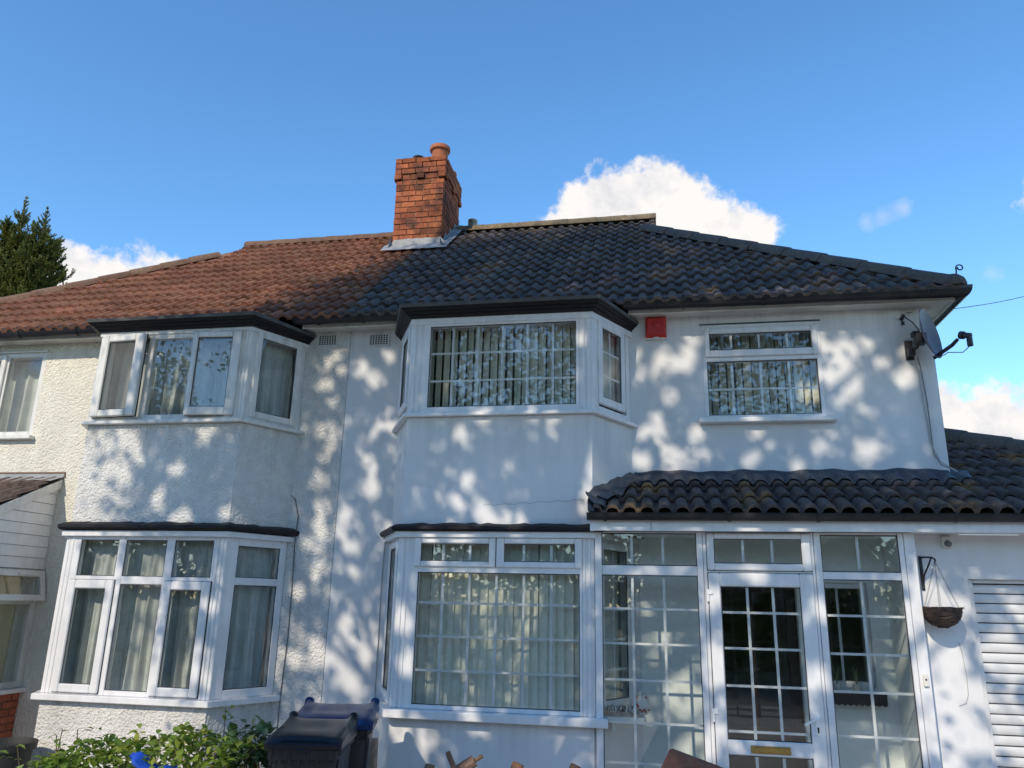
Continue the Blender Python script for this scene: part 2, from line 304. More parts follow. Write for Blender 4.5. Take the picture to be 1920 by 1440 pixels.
M['shutter'] = mat('white_shutter_slat', (.70, .70, .70), .42, col2=(.62, .62, .62), scale=3, stain=(.35, .34, .32), stain_scale=(6, 6, 1.5), stain_amt=.3)
M['cable'] = mat('grey_cable', (.16, .16, .16), .6)
M['cable_white'] = mat('off_white_cable', (.42, .42, .42), .6)
M['vent'] = mat('grey_white_vent', (.62, .62, .60), .6, stain=(.3, .29, .27), stain_scale=(20, 20, 6), stain_amt=.4)
M['hole'] = mat('vent_hole_dark', (.012, .012, .012), .9)
M['bark'] = mat('bark', (.11, .085, .06), .95, var=.3, scale=6, bump=.8, bscale=18, bdist=.04)
M['leaf_tree'] = leaf_mat('broad_leaf', [(.035, .065, .016), (.06, .105, .024), (.10, .13, .034)], .5)
M['needle'] = leaf_mat('spruce_needle', [(.05, .085, .025), (.12, .15, .032), (.24, .24, .05)], .25, .6, 1.6)
M['twig'] = mat('spruce_twig', (.12, .085, .055), .9)
M['leaf_hedge'] = leaf_mat('hedge_leaf', [(.07, .14, .018), (.15, .24, .03), (.26, .33, .05), (.38, .34, .06)], .3, .42, 5)
M['leaf_varieg'] = leaf_mat('variegated_leaf', [(.035, .085, .03), (.08, .14, .05), (.20, .26, .12)], .2, .4, 8)
M['asphalt'] = mat('asphalt', (.055, .055, .058), .9, var=.2, scale=2, bump=.4, bscale=120)
M['paving'] = mat('pale_concrete_paving', (.46, .43, .385), .9, col2=(.40, .375, .335), scale=1.2, var=.12, bump=.3, bscale=60)
M['grass'] = mat('rough_ground', (.07, .10, .035), .95, col2=(.10, .10, .05), scale=.6, var=.2)

# ------------------------------------------------------------------ setting: ground
def sheet(name, x0, x1, y0, y1, z, m):
    o = MB().add([(x0, y0, z), (x1, y0, z), (x1, y1, z), (x0, y1, z)], [(0, 1, 2, 3)]).build(name, m); o['kind'] = 'structure'; return o
sheet('ground', -500, 500, -500, 600, -.13, M['grass'])
MB().xbox(-30, 30, -7.0, 1.0, -.125, 0.0).build('front_drive', M['paving'])['kind'] = 'structure'
MB().xbox(-60, 60, -9.2, -7.004, -.12, .004).build('pavement', M['paving'])['kind'] = 'structure'
sheet('road', -120, 120, -17, -9.2, -.122, M['asphalt'])

# ------------------------------------------------------------------ walls
def wall_mesh(x0, x1, z0, z1, y0, y1, holes):
    """wall with rectangular openings; y0 outer face, y1 inner face"""
    xs = sorted({x0, x1, *[h[0] for h in holes], *[h[1] for h in holes]}); zs = sorted({z0, z1, *[h[2] for h in holes], *[h[3] for h in holes]})
    mb = MB(); idx = {}
    def vi(x, y, z):
        k = (round(x, 4), round(y, 4), round(z, 4))
        if k not in idx: idx[k] = len(mb.v); mb.v.append((x, y, z))
        return idx[k]
    solid = {}
    for i in range(len(xs)-1):
        for j in range(len(zs)-1):
            cx, cz = (xs[i]+xs[i+1])/2, (zs[j]+zs[j+1])/2
            solid[i, j] = not any(h[0] < cx < h[1] and h[2] < cz < h[3] for h in holes)
    for (i, j), s in solid.items():
        if not s: continue
        a, b, c, d = xs[i], xs[i+1], zs[j], zs[j+1]
        mb.f.append((vi(a, y0, c), vi(b, y0, c), vi(b, y0, d), vi(a, y0, d)))
        mb.f.append((vi(a, y1, c), vi(a, y1, d), vi(b, y1, d), vi(b, y1, c)))
        for (di, dj, e) in ((-1, 0, ((a, c), (a, d))), (1, 0, ((b, d), (b, c))), (0, -1, ((b, c), (a, c))), (0, 1, ((a, d), (b, d)))):
            if not solid.get((i+di, j+dj), False):
                (p, q), (r, t) = e
                mb.f.append((vi(p, y0, q), vi(r, y0, t), vi(r, y1, t), vi(p, y1, q)))
    return mb

PARTY = -3.18
XR, XL = 2.65, -9.5                       # outer side walls
RIGHT = thing('white_house', 'smooth white rendered house with a dark tiled roof and white bay windows', 'house', ((PARTY+XR)/2, 0, 0))
LEFT = thing('roughcast_house', 'cream and white roughcast house with a brown tiled roof and net curtains', 'house', ((PARTY+XL)/2, 0, 0))

BAYR = dict(f0=-2.275, f1=-.525, w0=-2.585, w1=-.185, yf=-.62)
BAYL = dict(f0=-5.715, f1=-4.005, w0=-6.03, w1=-3.68, yf=-.62)
def plan(b, k=0.0, yb=0.0, e=1.2):               # bay plan polygon pushed out by k
    return [(b['w0']-k*e, yb), (b['f0']-k*.62, b['yf']-k), (b['f1']+k*.62, b['yf']-k), (b['w1']+k*e, yb)]

wall_mesh(PARTY+.0015, XR, 0, 4.72, 0, .28, [(-2.45, -.32, 3.60, 4.52), (-2.45, -.32, .98, 2.44), (.525, 1.645, 3.63, 4.605), (.46, 1.24, 0.08, 2.12), (1.36, 1.84, 1.25, 2.12)]).build('front_wall', M['render'], RIGHT)
wall_mesh(-5.9, PARTY-.0015, 0, 4.72, -.006, .28, [(-5.9, -3.80, 3.60, 4.52), (-5.9, -3.80, .98, 2.44)]).build('front_wall', M['rough_white'], LEFT)
wall_mesh(XL, -5.9, 0, 4.72, -.006, .28, [(-7.95, -6.93, 3.60, 4.60), (-8.6, -6.75, .1, 2.4)]).build('front_wall', M['rough_cream'], LEFT)
# side, back and party walls, floors and ceilings
b = MB(); b.xbox(XR-.28, XR, .282, 5.7, 0, 4.72); b.xbox(PARTY+.002, XR-.282, 5.42, 5.7, 0, 4.72); b.build('outer_wall', M['render'], RIGHT)
b = MB(); b.xbox(XL, XL+.28, .282, 5.7, 0, 4.72); b.xbox(XL+.282, PARTY-.002, 5.42, 5.7, 0, 4.72); b.build('outer_wall', M['rough_white'], LEFT)
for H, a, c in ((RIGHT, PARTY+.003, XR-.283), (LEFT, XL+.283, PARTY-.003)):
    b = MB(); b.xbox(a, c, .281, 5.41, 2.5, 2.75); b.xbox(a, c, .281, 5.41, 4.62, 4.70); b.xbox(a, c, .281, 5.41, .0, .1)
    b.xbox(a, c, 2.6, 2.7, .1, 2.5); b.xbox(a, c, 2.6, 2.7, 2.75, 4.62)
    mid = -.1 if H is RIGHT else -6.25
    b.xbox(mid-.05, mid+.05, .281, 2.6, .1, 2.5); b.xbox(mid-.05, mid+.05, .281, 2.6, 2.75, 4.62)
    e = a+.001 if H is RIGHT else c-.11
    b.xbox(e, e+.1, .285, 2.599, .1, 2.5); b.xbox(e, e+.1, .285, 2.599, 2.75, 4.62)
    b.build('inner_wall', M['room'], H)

def bay_wall(H, b, z0, z1, m, name='bay_wall'):
    pts = plan(b); mb = MB(); mb.prism(pts, z0, z1); return mb.build(name, m, H)
bay_wall(RIGHT, BAYR, 0, .93, M['render_bay']); bay_wall(RIGHT, BAYR, 2.545, 3.565, M['render_bay'])
bay_wall(LEFT, BAYL, 0, .925, M['rough_bay']); bay_wall(LEFT, BAYL, 2.545, 3.555, M['rough_bay'])

# ------------------------------------------------------------------ windows
def pane(part, fr, a0, a1, b0, b1, c=0.0, vs=(), hs=(), bw=.011):
    MB().box(fr, a0-.006, a1+.006, b0-.006, b1+.006, c-.006, c).build('pane', M['glass'], part)
    for x in vs: MB().box(fr, x-bw, x+bw, b0, b1, c-.020, c-.010).build('glazing_bar', M['upvc'], part)
    cuts = [a0] + [x for x in vs] + [a1]
    for z in hs:
        MB().box(fr, a0, a1, z-bw*.85, z+bw*.85, c-.0185, c-.0075).build('glazing_bar', M['upvc'], part)
def seal(part, fr, a0, a1, b0, b1, c, w=.007):
    MB().frame(fr, a0, a1, b0, b1, w, c-.004, c+.003).build('seal', M['joint'], part)
def sash(part, fr, a0, a1, b0, b1, p, c0, c1, vs=(), hs=(), m='upvc'):
    """an opening light: outer rect, pane rect p, with a chamfered proud frame and a dark seal round it"""
    mb = MB(); A0, A1, B0, B1 = p
    mb.box(fr, a0, A0, b0, b1, c0, c1); mb.box(fr, A1, a1, b0, b1, c0, c1); mb.box(fr, A0, A1, b0, B0, c0, c1); mb.box(fr, A0, A1, B1, b1, c0, c1)
    s = mb.build('sash', M[m], part, bevel=.009)
    seal(part, fr, A0, A1, B0, B1, c1-.016); MB().frame(fr, a0-.005, a1+.005, b0-.005, b1+.005, .012, c0-.006, c0+.004).build('seal', M['joint'], part)
    pane(part, fr, A0+.005, A1-.005, B0+.005, B1-.005, c1-.022, vs, hs)
def rails(mb, fr, lst):
    for r in lst: mb.box(fr, *r)

BARS = [-1.868, -1.622, -1.378, -1.134, -.889]
FRONT = Fr((0, -.62, 0), (1, 0, 0), (0, -1, 0))
def cantR(b): return Fr((b['f1'], b['yf'], 0), (b['w1']-b['f1'], -b['yf'], 0), (.62, -(b['w1']-b['f1']), 0))
def cantL(b): return Fr((b['w0'], 0, 0), (b['f0']-b['w0'], b['yf'], 0), (-.62, -(b['f0']-b['w0']), 0))
CL = math.hypot(.34, .62)

def posts(mb, b, z0, z1, k=.006):
    """ribbed corner posts that close the mitre between front and cant frames"""
    for x, s in ((b['f0'], 1), (b['f1'], -1)):
        mb.prism([(x+s*.115, -.62-k), (x+s*.115, -.55), (x+s*.01, -.53), (x-s*.055, -.515), (x-s*.012, -.62-k*.6), (x+s*.004, -.62-k)], z0, z1)
        for q in (.03, .075): mb.box(FRONT, x+s*q-.011, x+s*q+.011, z0, z1, .004, .016)

# --- right house, upper bay
bw = MB(); z0, z1 = 3.60, 4.56
posts(bw, BAYR, z0, z1)
rails(bw, FRONT, [(-2.16, -2.092, z0, z1, -.06, .012), (-.668, -.64, z0, z1, -.06, .012), (-2.092, -.668, z0, 3.664, -.06, .012), (-2.092, -.668, 4.478, z1, -.06, .012)])
for fr in (cantL(BAYR), cantR(BAYR)):
    bw.frame(fr, .05, CL-.02, z0, z1, .07, -.06, .004)
UB = bw.build('bay_window', M['upvc'], RIGHT, bevel=.004)
pane(UB, FRONT, -2.092, -.668, 3.664, 4.478, -.014, BARS, (4.206, 3.928))
seal(UB, FRONT, -2.092, -.668, 3.664, 4.478, .0)
fr = cantR(BAYR); sash(UB, fr, .10, .57, 3.69, 4.515, (.165, .505, 3.765, 4.45), -.02, .028, (.335,), (4.225, 3.985))
fr = cantL(BAYR); sash(UB, fr, CL-.57, CL-.10, 3.69, 4.515, (CL-.505, CL-.165, 3.765, 4.45), -.02, .028, (CL-.335,), (4.225, 3.985))
mb = MB(); mb.prism(plan(BAYR, .055), 3.568, 3.60); mb.build('sill', M['upvc'], UB, bevel=.004)
# --- right house, lower bay
bw = MB(); z0, z1 = 1.0, 2.45
posts(bw, BAYR, z0, z1)
rails(bw, FRONT, [(-2.16, -2.095, z0, z1, -.06, .012), (-.64, -.615, z0, z1, -.06, .012), (-2.095, -.64, z0, 1.034, -.06, .012), (-2.095, -.64, 2.14, 2.19, -.06, .012), (-2.095, -.64, 2.445, z1, -.06, .012)])
for fr in (cantL(BAYR), cantR(BAYR)):
    bw.frame(fr, .05, CL-.02, z0, z1, .07, -.06, .004)
LB = bw.build('bay_window', M['upvc'], RIGHT, bevel=.004)
pane(LB, FRONT, -2.095, -.634, 1.034, 2.138, -.012, BARS, (1.877, 1.593, 1.311))
seal(LB, FRONT, -2.095, -.640, 1.034, 2.14, .0)
sash(LB, FRONT, -2.135, -1.386, 2.186, 2.447, (-2.073, -1.446, 2.236, 2.392), 0, .034, (-1.868, -1.622))
sash(LB, FRONT, -1.378, -.62, 2.186, 2.447, (-1.308, -.681, 2.238, 2.394), 0, .034, (-1.134, -.889))
fr = cantL(BAYR); sash(LB, fr, CL-.60, CL-.09, 1.05, 2.42, (CL-.545, CL-.15, 1.11, 2.36), -.02, .025, (CL-.345,), (2.10, 1.85, 1.6, 1.35))
fr = cantR(BAYR); sash(LB, fr, .09, .60, 1.05, 2.42, (.15, .545, 1.11, 2.36), -.02, .025, (.345,), (2.10, 1.85, 1.6, 1.35))
mb = MB(); mb.prism([(-2.70, 0), (-2.66, -.06), (-2.30, -.74), (-.405, -.74), (-.405, -.665), (-.5, -.62), (-.16, -.001)], .93, .998); mb.build('sill', M['upvc'], LB, bevel=.006)
# --- right house, window over the porch
URF = Fr((0, .03, 0), (1, 0, 0), (0, -1, 0))
bw = MB(); bw.frame(URF, .525, 1.645, 3.635, 4.605, .042, -.04, .03); bw.box(URF, .567, 1.603, 4.222, 4.262, -.04, .03)
UW = bw.build('window', M['upvc'], RIGHT, bevel=.004)
sash(UW, URF, .55, 1.62, 4.262, 4.565, (.599, 1.565, 4.335, 4.507), .0, .05, (.810, 1.075, 1.338))
pane(UW, URF, .566, 1.603, 3.677, 4.222, .006, (.805, 1.076, 1.340), (3.942,))
seal(UW, URF, .567, 1.603, 3.677, 4.222, .018)
MB().box(Fr((0, 0, 0), (1, 0, 0), (0, -1, 0)), .466, 1.719, 3.588, 3.634, -.02, .095).build('sill', M['upvc'], UW, bevel=.006)
MB().box(Fr((0, 0, 0), (1, 0, 0), (0, -1, 0)), .51, 1.66, 4.606, 4.616, -.02, .012).build('drip_strip', M['joint'], UW)
# --- left house, upper bay
bw = MB(); z0, z1 = 3.595, 4.56
posts(bw, BAYL, z0, z1)
rails(bw, FRONT, [(-5.71, -5.66, z0, z1, -.06, .01), (-5.15, -5.085, z0, z1, -.06, .01), (-4.62, -4.575, z0, z1, -.06, .01), (-4.13, -4.11, z0, z1, -.06, .01),
    (-5.66, -5.15, z0, 3.64, -.06, .01), (-5.085, -4.62, z0, 3.655, -.06, .01), (-4.575, -4.13, z0, 3.655, -.06, .01), (-5.66, -5.15, 4.505, z1, -.06, .01), (-5.085, -4.62, 4.47, z1, -.06, .01), (-4.575, -4.13, 4.505, z1, -.06, .01)])
for fr in (cantL(BAYL), cantR(BAYL)): bw.frame(fr, .05, CL-.02, z0, z1, .075, -.06, .004)
UL = bw.build('bay_window', M['upvc_old'], LEFT, bevel=.004)
ang = math.radians(5); fo = Fr((-5.672, -.632, 0), (math.cos(ang), -math.sin(ang), 0), (-math.sin(ang), -math.cos(ang), 0))
sash(UL, fo, 0, .53, 3.635, 4.515, (.098, .425, 3.705, 4.44), 0, .05, m='upvc_old')
pane(UL, FRONT, -5.085, -4.62, 3.655, 4.47, -.012)
ang = math.radians(-4); fo = Fr((-4.605, -.655, 0), (math.cos(ang), -math.sin(ang), 0), (-math.sin(ang), -math.cos(ang), 0))
sash(UL, fo, 0, .515, 3.63, 4.515, (.055, .425, 3.715, 4.45), 0, .05, m='upvc_old')
fr = cantR(BAYL); sash(UL, fr, .07, .64, 3.63, 4.54, (.14, .565, 3.70, 4.48), -.02, .02, m='upvc_old')
fr = cantL(BAYL); sash(UL, fr, CL-.64, CL-.07, 3.63, 4.54, (CL-.565, CL-.14, 3.70, 4.48), -.02, .02, m='upvc_old')
mb = MB(); mb.prism(plan(BAYL, .06), 3.558, 3.594); mb.build('sill', M['upvc_old'], UL, bevel=.005)
# --- left house, lower bay
bw = MB(); z0, z1 = .985, 2.44
posts(bw, BAYL, z0, z1)
XS = [(-5.70, -5.555), (-5.14, -5.06), (-4.622, -4.535), (-4.128, -4.105)]
for a, c in XS: bw.box(FRONT, a, c, z0, z1, -.06, .01)
for (q, a), (c, d) in zip(XS[:-1], XS[1:]):
    bw.box(FRONT, a, c, 2.402, z1, -.06, .01); bw.box(FRONT, a, c, 1.985, 2.058, -.06, .01); bw.box(FRONT, a, c, z0, 1.03, -.06, .01)
for fr in (cantL(BAYL), cantR(BAYL)):
    bw.frame(fr, .06, CL-.02, z0, z1, .075, -.06, .006); bw.box(fr, .135, CL-.095, 1.998, 2.068, -.06, .006)
LL = bw.build('bay_window', M['upvc'], LEFT, bevel=.005)
for a, c in ((-5.555, -5.14), (-5.06, -4.622), (-4.535, -4.128)): pane(LL, FRONT, a, c, 2.058, 2.402, -.012); seal(LL, FRONT, a, c, 2.058, 2.402, .0)
sash(LL, FRONT, -5.60, -5.115, 1.0, 2.02, (-5.525, -5.198, 1.075, 1.938), .01, .036)
pane(LL, FRONT, -5.06, -4.622, 1.03, 1.985, -.012); seal(LL, FRONT, -5.06, -4.622, 1.03, 1.985, .0)
sash(LL, FRONT, -4.59, -4.105, 1.0, 2.02, (-4.508, -4.188, 1.078, 1.94), .01, .036)
for fr in (cantR(BAYL), cantL(BAYL)):
    for b0, b1 in ((1.06, 1.998), (2.068, 2.365)): pane(LL, fr, .135, CL-.095, b0, b1, -.014); seal(LL, fr, .135, CL-.095, b0, b1, -.004)
mb = MB(); mb.prism(plan(BAYL, .075), .928, .984); mb.build('sill', M['upvc'], LL, bevel=.006)
# --- left house, far upper window
FW = Fr((0, .02, 0), (1, 0, 0), (0, -1, 0)); bw = MB(); bw.frame(FW, -7.95, -6.93, 3.60, 4.60, .055, -.05, .02); bw.box(FW, -7.475, -7.42, 3.655, 4.545, -.05, .02)
WL = bw.build('window', M['upvc_old'], LEFT, bevel=.004)
pane(WL, FW, -7.42, -6.985, 3.655, 4.545, 0); sash(WL, FW, -7.93, -7.45, 3.62, 4.58, (-7.86, -7.52, 3.69, 4.51), .005, .045, m='upvc_old')
MB().box(Fr((0, -.006, 0), (1, 0, 0), (0, -1, 0)), -8.0, -6.885, 3.555, 3.598, -.02, .075).build('sill', M['upvc_old'], WL, bevel=.005)
MB().box(Fr((0, -.006, 0), (1, 0, 0), (0, -1, 0)), -7.97, -6.91, 4.602, 4.618, -.02, .02).build('drip_strip', M['upvc_old'], WL)

# ------------------------------------------------------------------ bay canopies and heads
def canopy(H, b, tilt):
    mb = MB()
    def ring(k, z): return [(x, y, z) for x, y in plan(b, k, 0, .6)]
    for k0, k1, za, zb in ((.045, .065, 4.562, 4.588), (.075, .10, 4.588, 4.612), (.115, .145, 4.612, 4.640)):
        mb.loft([ring(k0, za), ring(k1, zb)], close=True)
    o = mb.build('bay_canopy', M['black_paint'], H, bevel=.004)
    e = MB(); e.loft([ring(.155, 4.640), ring(.162, 4.672), ring(.145, 4.680)], close=True); e.build('felt_edge', M['felt'], o)
    h = MB(); h.loft([ring(.018, 4.515), ring(.030, 4.561)], close=True); return o
canopy(RIGHT, BAYR, 0); canopy(LEFT, BAYL, 0)
def head(H, b, z0, z1, k, m, name):
    mb = MB(); P = plan(b, k); Q = plan(b, -.02); n = 4
    vs = [(x, y, z0) for x, y in P] + [(x, y, z1) for x, y in P] + [(x, y, z0) for x, y in Q] + [(x, y, z1) for x, y in Q]
    fs = []
    for i in range(3): fs += [(i, i+1, 5+i, 4+i), (8+i, 12+i, 13+i, 9+i), (4+i, 5+i, 13+i, 12+i), (i, 8+i, 9+i, i+1)]
    mb.add(vs, fs); return mb.build(name, m, H)
head(RIGHT, BAYR, 4.500, 4.561, .022, M['upvc'], 'window_head'); head(LEFT, BAYL, 4.522, 4.561, .024, M['upvc_old'], 'window_head')
head(RIGHT, BAYR, 2.446, 2.496, .055, M['upvc'], 'window_head'); head(LEFT, BAYL, 2.436, 2.486, .055, M['upvc'], 'window_head')
def drip(H, b):                           # black painted lead drip over the ground floor windows, slightly wavy
    mb = MB(); P = plan(b, .085); Q = plan(b, .10); I = plan(b, .0); pts = []
    for s in range(3):
        n = 26 if s == 1 else 10
        for t in range(n):
            f = t/n; pts.append((s, f))
    pts.append((2, 1.0)); rings = []
    for s, f in pts:
        def lp(A): return (A[s][0]+(A[s+1][0]-A[s][0])*f, A[s][1]+(A[s+1][1]-A[s][1])*f)
        w = random.uniform(-.006, .006); p, q, i = lp(P), lp(Q), lp(I)
        rings.append([(p[0], p[1], 2.497), (q[0], q[1], 2.515+w*.3), (q[0], q[1], 2.54+w), (p[0]*.6+i[0]*.4, p[1]*.6+i[1]*.4, 2.566+w), (i[0], i[1], 2.575+w*1.5), (i[0], i[1], 2.497)])
    mb.loft(rings); mb.build('lead_drip', M['black_paint'], H)
drip(RIGHT, BAYR); drip(LEFT, BAYL)

# ------------------------------------------------------------------ roofs
EY, EZ, TP = -.27, 4.775, .800            # eave line and slope of the main front pitch
SA = math.atan(TP); GAUGE = .289; TW = .292
RIDGE_Y = 2.86; RIDGE_Z = EZ + (RIDGE_Y-EY)*TP
def tile_mesh(name, m, rollw, h, length=.36, th=.030, per=2, w=TW):
    xs = []; p = w/per
    for k in range(per):
        for t in (0, .5-rollw/2, .5-rollw*.32, .5, .5+rollw*.32, .5+rollw/2): xs.append((k*p + t*p, t))
    xs.append((w, 0)); hs = []
    for x, t in xs:
        d = (t-.5)/(rollw/2); hs.append(h*math.sqrt(max(0, 1-d*d))*1.0 if abs(d) < 1 and t else 0.0)
    n = len(xs); mb = MB()
    vs = [(x, 0, z) for (x, t), z in zip(xs, hs)] + [(x, length, z) for (x, t), z in zip(xs, hs)] + [(x, .004, z-th) for (x, t), z in zip(xs, hs)]
    fs = [(i, i+1, n+i+1, n+i) for i in range(n-1)] + [(2*n+i, 2*n+i+1, i+1, i) for i in range(n-1)]
    mb.add(vs, fs); me = mb.mesh(name, m, smooth=True); return me
def flip_up(me):
    bm = bmesh.new(); bm.from_mesh(me); bm.faces.ensure_lookup_table()
    if sum(f.normal.z*f.calc_area() for f in bm.faces) < 0: bmesh.ops.reverse_faces(bm, faces=bm.faces); bm.to_mesh(me)
    bm.free()
def lay(H, me, name, O, ang, x, s, clips, w=TW, length=.36, jit=1.0, xdir=1):
    """lay one tile at distance s up the slope from the eave point O; clips are vertical world planes (point, normal kept side)"""
    tilt = math.asin(.032/GAUGE)
    c, sn = math.cos(ang), math.sin(ang)
    Mx = Matrix.Translation((x, O[1]+s*c, O[2]+s*sn)) @ Matrix.Rotation(ang-tilt, 4, 'X') @ Matrix.Translation((0, 0, .034 + random.uniform(-.002, .003)*jit)) @ Matrix.Rotation(random.gauss(0, .006)*jit, 4, 'Z') @ Matrix.Rotation(random.gauss(0, .006)*jit, 4, 'Y')
    cut = False
    cs = [Mx @ Vector(q) for q in ((0, 0, 0), (w, 0, 0), (0, length, 0), (w, length, 0))]
    for pt, nr in clips:
        ins = [(q-Vector(pt)).dot(Vector(nr)) > 0 for q in cs]
        if not any(ins): return None
        if not all(ins): cut = True
    use = me
    if cut:
        bm = bmesh.new(); bm.from_mesh(me); inv = Mx.inverted()
        for pt, nr in clips:
            lp = inv @ Vector(pt); ln = (inv.to_3x3() @ Vector(nr)).normalized()
            g = bm.verts[:] + bm.edges[:] + bm.faces[:]
            bmesh.ops.bisect_plane(bm, geom=g, plane_co=lp, plane_no=-ln, clear_outer=True)
        if len(bm.faces) < 2 or sum(f.calc_area() for f in bm.faces) < .004: bm.free(); return None
        use = bpy.data.meshes.new(name); bm.to_mesh(use); bm.free(); use.materials.append(me.materials[0])
    return inst(name, use, H, Mx)

T_RED = tile_mesh('roof_tile', M['tile_red'], .62, .034); T_DARK = tile_mesh('roof_tile', M['tile_dark'], .62, .034)
HX, HY = 2.86, EY                         # right hip foot
RX, RY = .08, 2.20                        # right hip head (below the ridge end: small gablet)
LX, LXE = -6.22, -9.70
LRX, LRY = -6.34, 2.27                    # left hip head, below the ridge end                    # left ridge end and left hip foot
nrm_r = Vector((-(RY-HY), -(HX-RX), 0)).normalized()
clip_hip_r = ((HX, HY, 0), tuple(nrm_r)); clip_end_r = ((HX-.035, 0, 0), (-1, 0, 0)); clip_gab = ((RX+.05, 0, 0), (-1, 0, 0))
nl = Vector((LRY-EY, -(LRX-LXE), 0)).normalized(); clip_hip_l = ((LXE, EY, 0), tuple(nl)); clip_gab_l = ((LX-.04, 0, 0), (1, 0, 0))
NR = 14; CHX0, CHX1, CHY0, CHY1 = -3.555, -2.83, 2.06, 2.98
for j in range(NR):
    s = j*GAUGE - .05
    y = EY + s*math.cos(SA)
    for k in range(-22, 24):
        x = PARTY + k*TW
        if CHX0+.02 < x and x+TW < CHX1-.02 and y > CHY0: continue
        if k < 0:
            if x < -8.75: continue
            lay(LEFT, T_RED, 'roof_tile', (0, EY, EZ), SA, x, s, [clip_hip_l if y < LRY-.15 else clip_gab_l, ((0, RIDGE_Y, 0), (0, -1, 0))])
        else:
            cl = [clip_hip_r, clip_end_r, ((0, RIDGE_Y, 0), (0, -1, 0))] if y < RY-.15 else [clip_gab, ((0, RIDGE_Y, 0), (0, -1, 0))]
            lay(RIGHT, T_DARK, 'roof_tile', (0, EY, EZ), SA, x, s, cl)
# roof decks under the tiles, hip and back slopes
def zf(y): return EZ + (y-EY)*TP
d = .012
dk = MB(); dk.add([(PARTY, EY+.02, zf(EY+.02)-d), (HX, EY+.02, zf(EY+.02)-d), (RX, RY, zf(RY)-d), (RX, RIDGE_Y, RIDGE_Z-d), (PARTY, RIDGE_Y, RIDGE_Z-d)], [(0, 1, 2, 3, 4)])
dk.add([(HX, EY+.02, zf(EY)-d), (HX, 6.0, zf(EY)-d), (RX, RY+1.32, zf(RY)-d), (RX, RY, zf(RY)-d)], [(0, 1, 2, 3)])
dk.add([(RX, RY, zf(RY)-d), (RX, RY+1.32, zf(RY)-d), (RX, RIDGE_Y, RIDGE_Z-d)], [(0, 1, 2)])
dk.add([(RX, RIDGE_Y, RIDGE_Z-d), (RX, RY+1.32, zf(RY)-d), (HX, 6.0, zf(EY)-d), (PARTY, 6.0, zf(EY)-d), (PARTY, RIDGE_Y, RIDGE_Z-d)], [(0, 1, 2, 3, 4)])
dk.build('roof_slope', M['tile_dark'], RIGHT)
dk = MB(); dk.add([(PARTY, EY+.02, zf(EY+.02)-d), (LXE, EY+.02, zf(EY+.02)-d), (LRX, LRY, zf(LRY)-d), (LX, RIDGE_Y, RIDGE_Z-d), (PARTY, RIDGE_Y, RIDGE_Z-d)], [(0, 1, 2, 3, 4)])
dk.add([(LXE, EY+.02, zf(EY)-d), (LXE, 6.0, zf(EY)-d), (LX, RIDGE_Y, RIDGE_Z-d), (LRX, LRY, zf(LRY)-d)], [(0, 1, 2, 3)]); dk.add([(LX, RIDGE_Y, RIDGE_Z-d), (LXE, 6.0, zf(EY)-d), (PARTY, 6.0, zf(EY)-d), (PARTY, RIDGE_Y, RIDGE_Z-d)], [(0, 1, 2, 3)])
dk.build('roof_slope', M['tile_red'], LEFT)

def caps(H, A, B, n, m, name, r=.125, drop=.5, step=.012):
    """half round capping tiles along a line"""
    A, B = Vector(A), Vector(B); t = (B-A)/n; T = t.normalized(); side = T.cross(Vector((0, 0, 1))).normalized(); up = side.cross(T)
    for i in range(n):
        mb = MB(); p = A + t*i - T*.015; q = A + t*(i+1); rings = []
        for pos, rr in ((p, r+step), (p+T*.05, r+step), (q, r)):
            ring = []
            for k in range(9):
                a = math.pi*k/8; ring.append(pos + side*(rr*math.cos(a)) + up*(rr*math.sin(a)*.92 - drop*r))
            for k in range(9):
                a = math.pi*(8-k)/8; ring.append(pos + side*((rr-.018)*math.cos(a)) + up*((rr-.018)*math.sin(a)*.92 - drop*r - .002))
            rings.append(ring)
        mb.loft(rings); mb.build(name, m, H, smooth=True)
caps(RIGHT, (RX+.07, RIDGE_Y, RIDGE_Z+.055), (PARTY+.35, RIDGE_Y, RIDGE_Z+.055), 7, M['ridge_lichen'], 'ridge_tile', .14, .55, .006)
caps(LEFT, (LX-.03, RIDGE_Y, RIDGE_Z+.03), (PARTY-.37, RIDGE_Y, RIDGE_Z+.03), 6, M['ridge_red'], 'ridge_tile', .13, .55, .008)
caps(RIGHT, (HX-.03, HY+.03, EZ+.065), (RX-.06, RY+.10, zf(RY)+.135), 9, M['ridge_dark'], 'hip_tile', .125, .45, .012)
caps(LEFT, (LXE+.05, EY+.05, EZ+.05), (LRX-.02, LRY-.02, zf(LRY)+.05), 11, M['ridge_red'], 'hip_tile', .12, .5, .012)
# gablet filling and mortar under the ridge end
mb = MB(); P_ = [(RX+.058, RY-.06, zf(RY)-.06), (RX+.058, RIDGE_Y-.06, RIDGE_Z+.02), (RX+.058, RIDGE_Y+.06, RIDGE_Z+.02), (RX+.058, RY+1.36, zf(RY)-.06)]; mb.add(P_ + [(x-.05, y, z) for x, y, z in P_], [(0, 1, 2, 3), (7, 6, 5, 4), (0, 4, 5, 1), (1, 5, 6, 2), (2, 6, 7, 3), (3, 7, 4, 0)]); mb.build('gablet', M['mortar'], RIGHT)

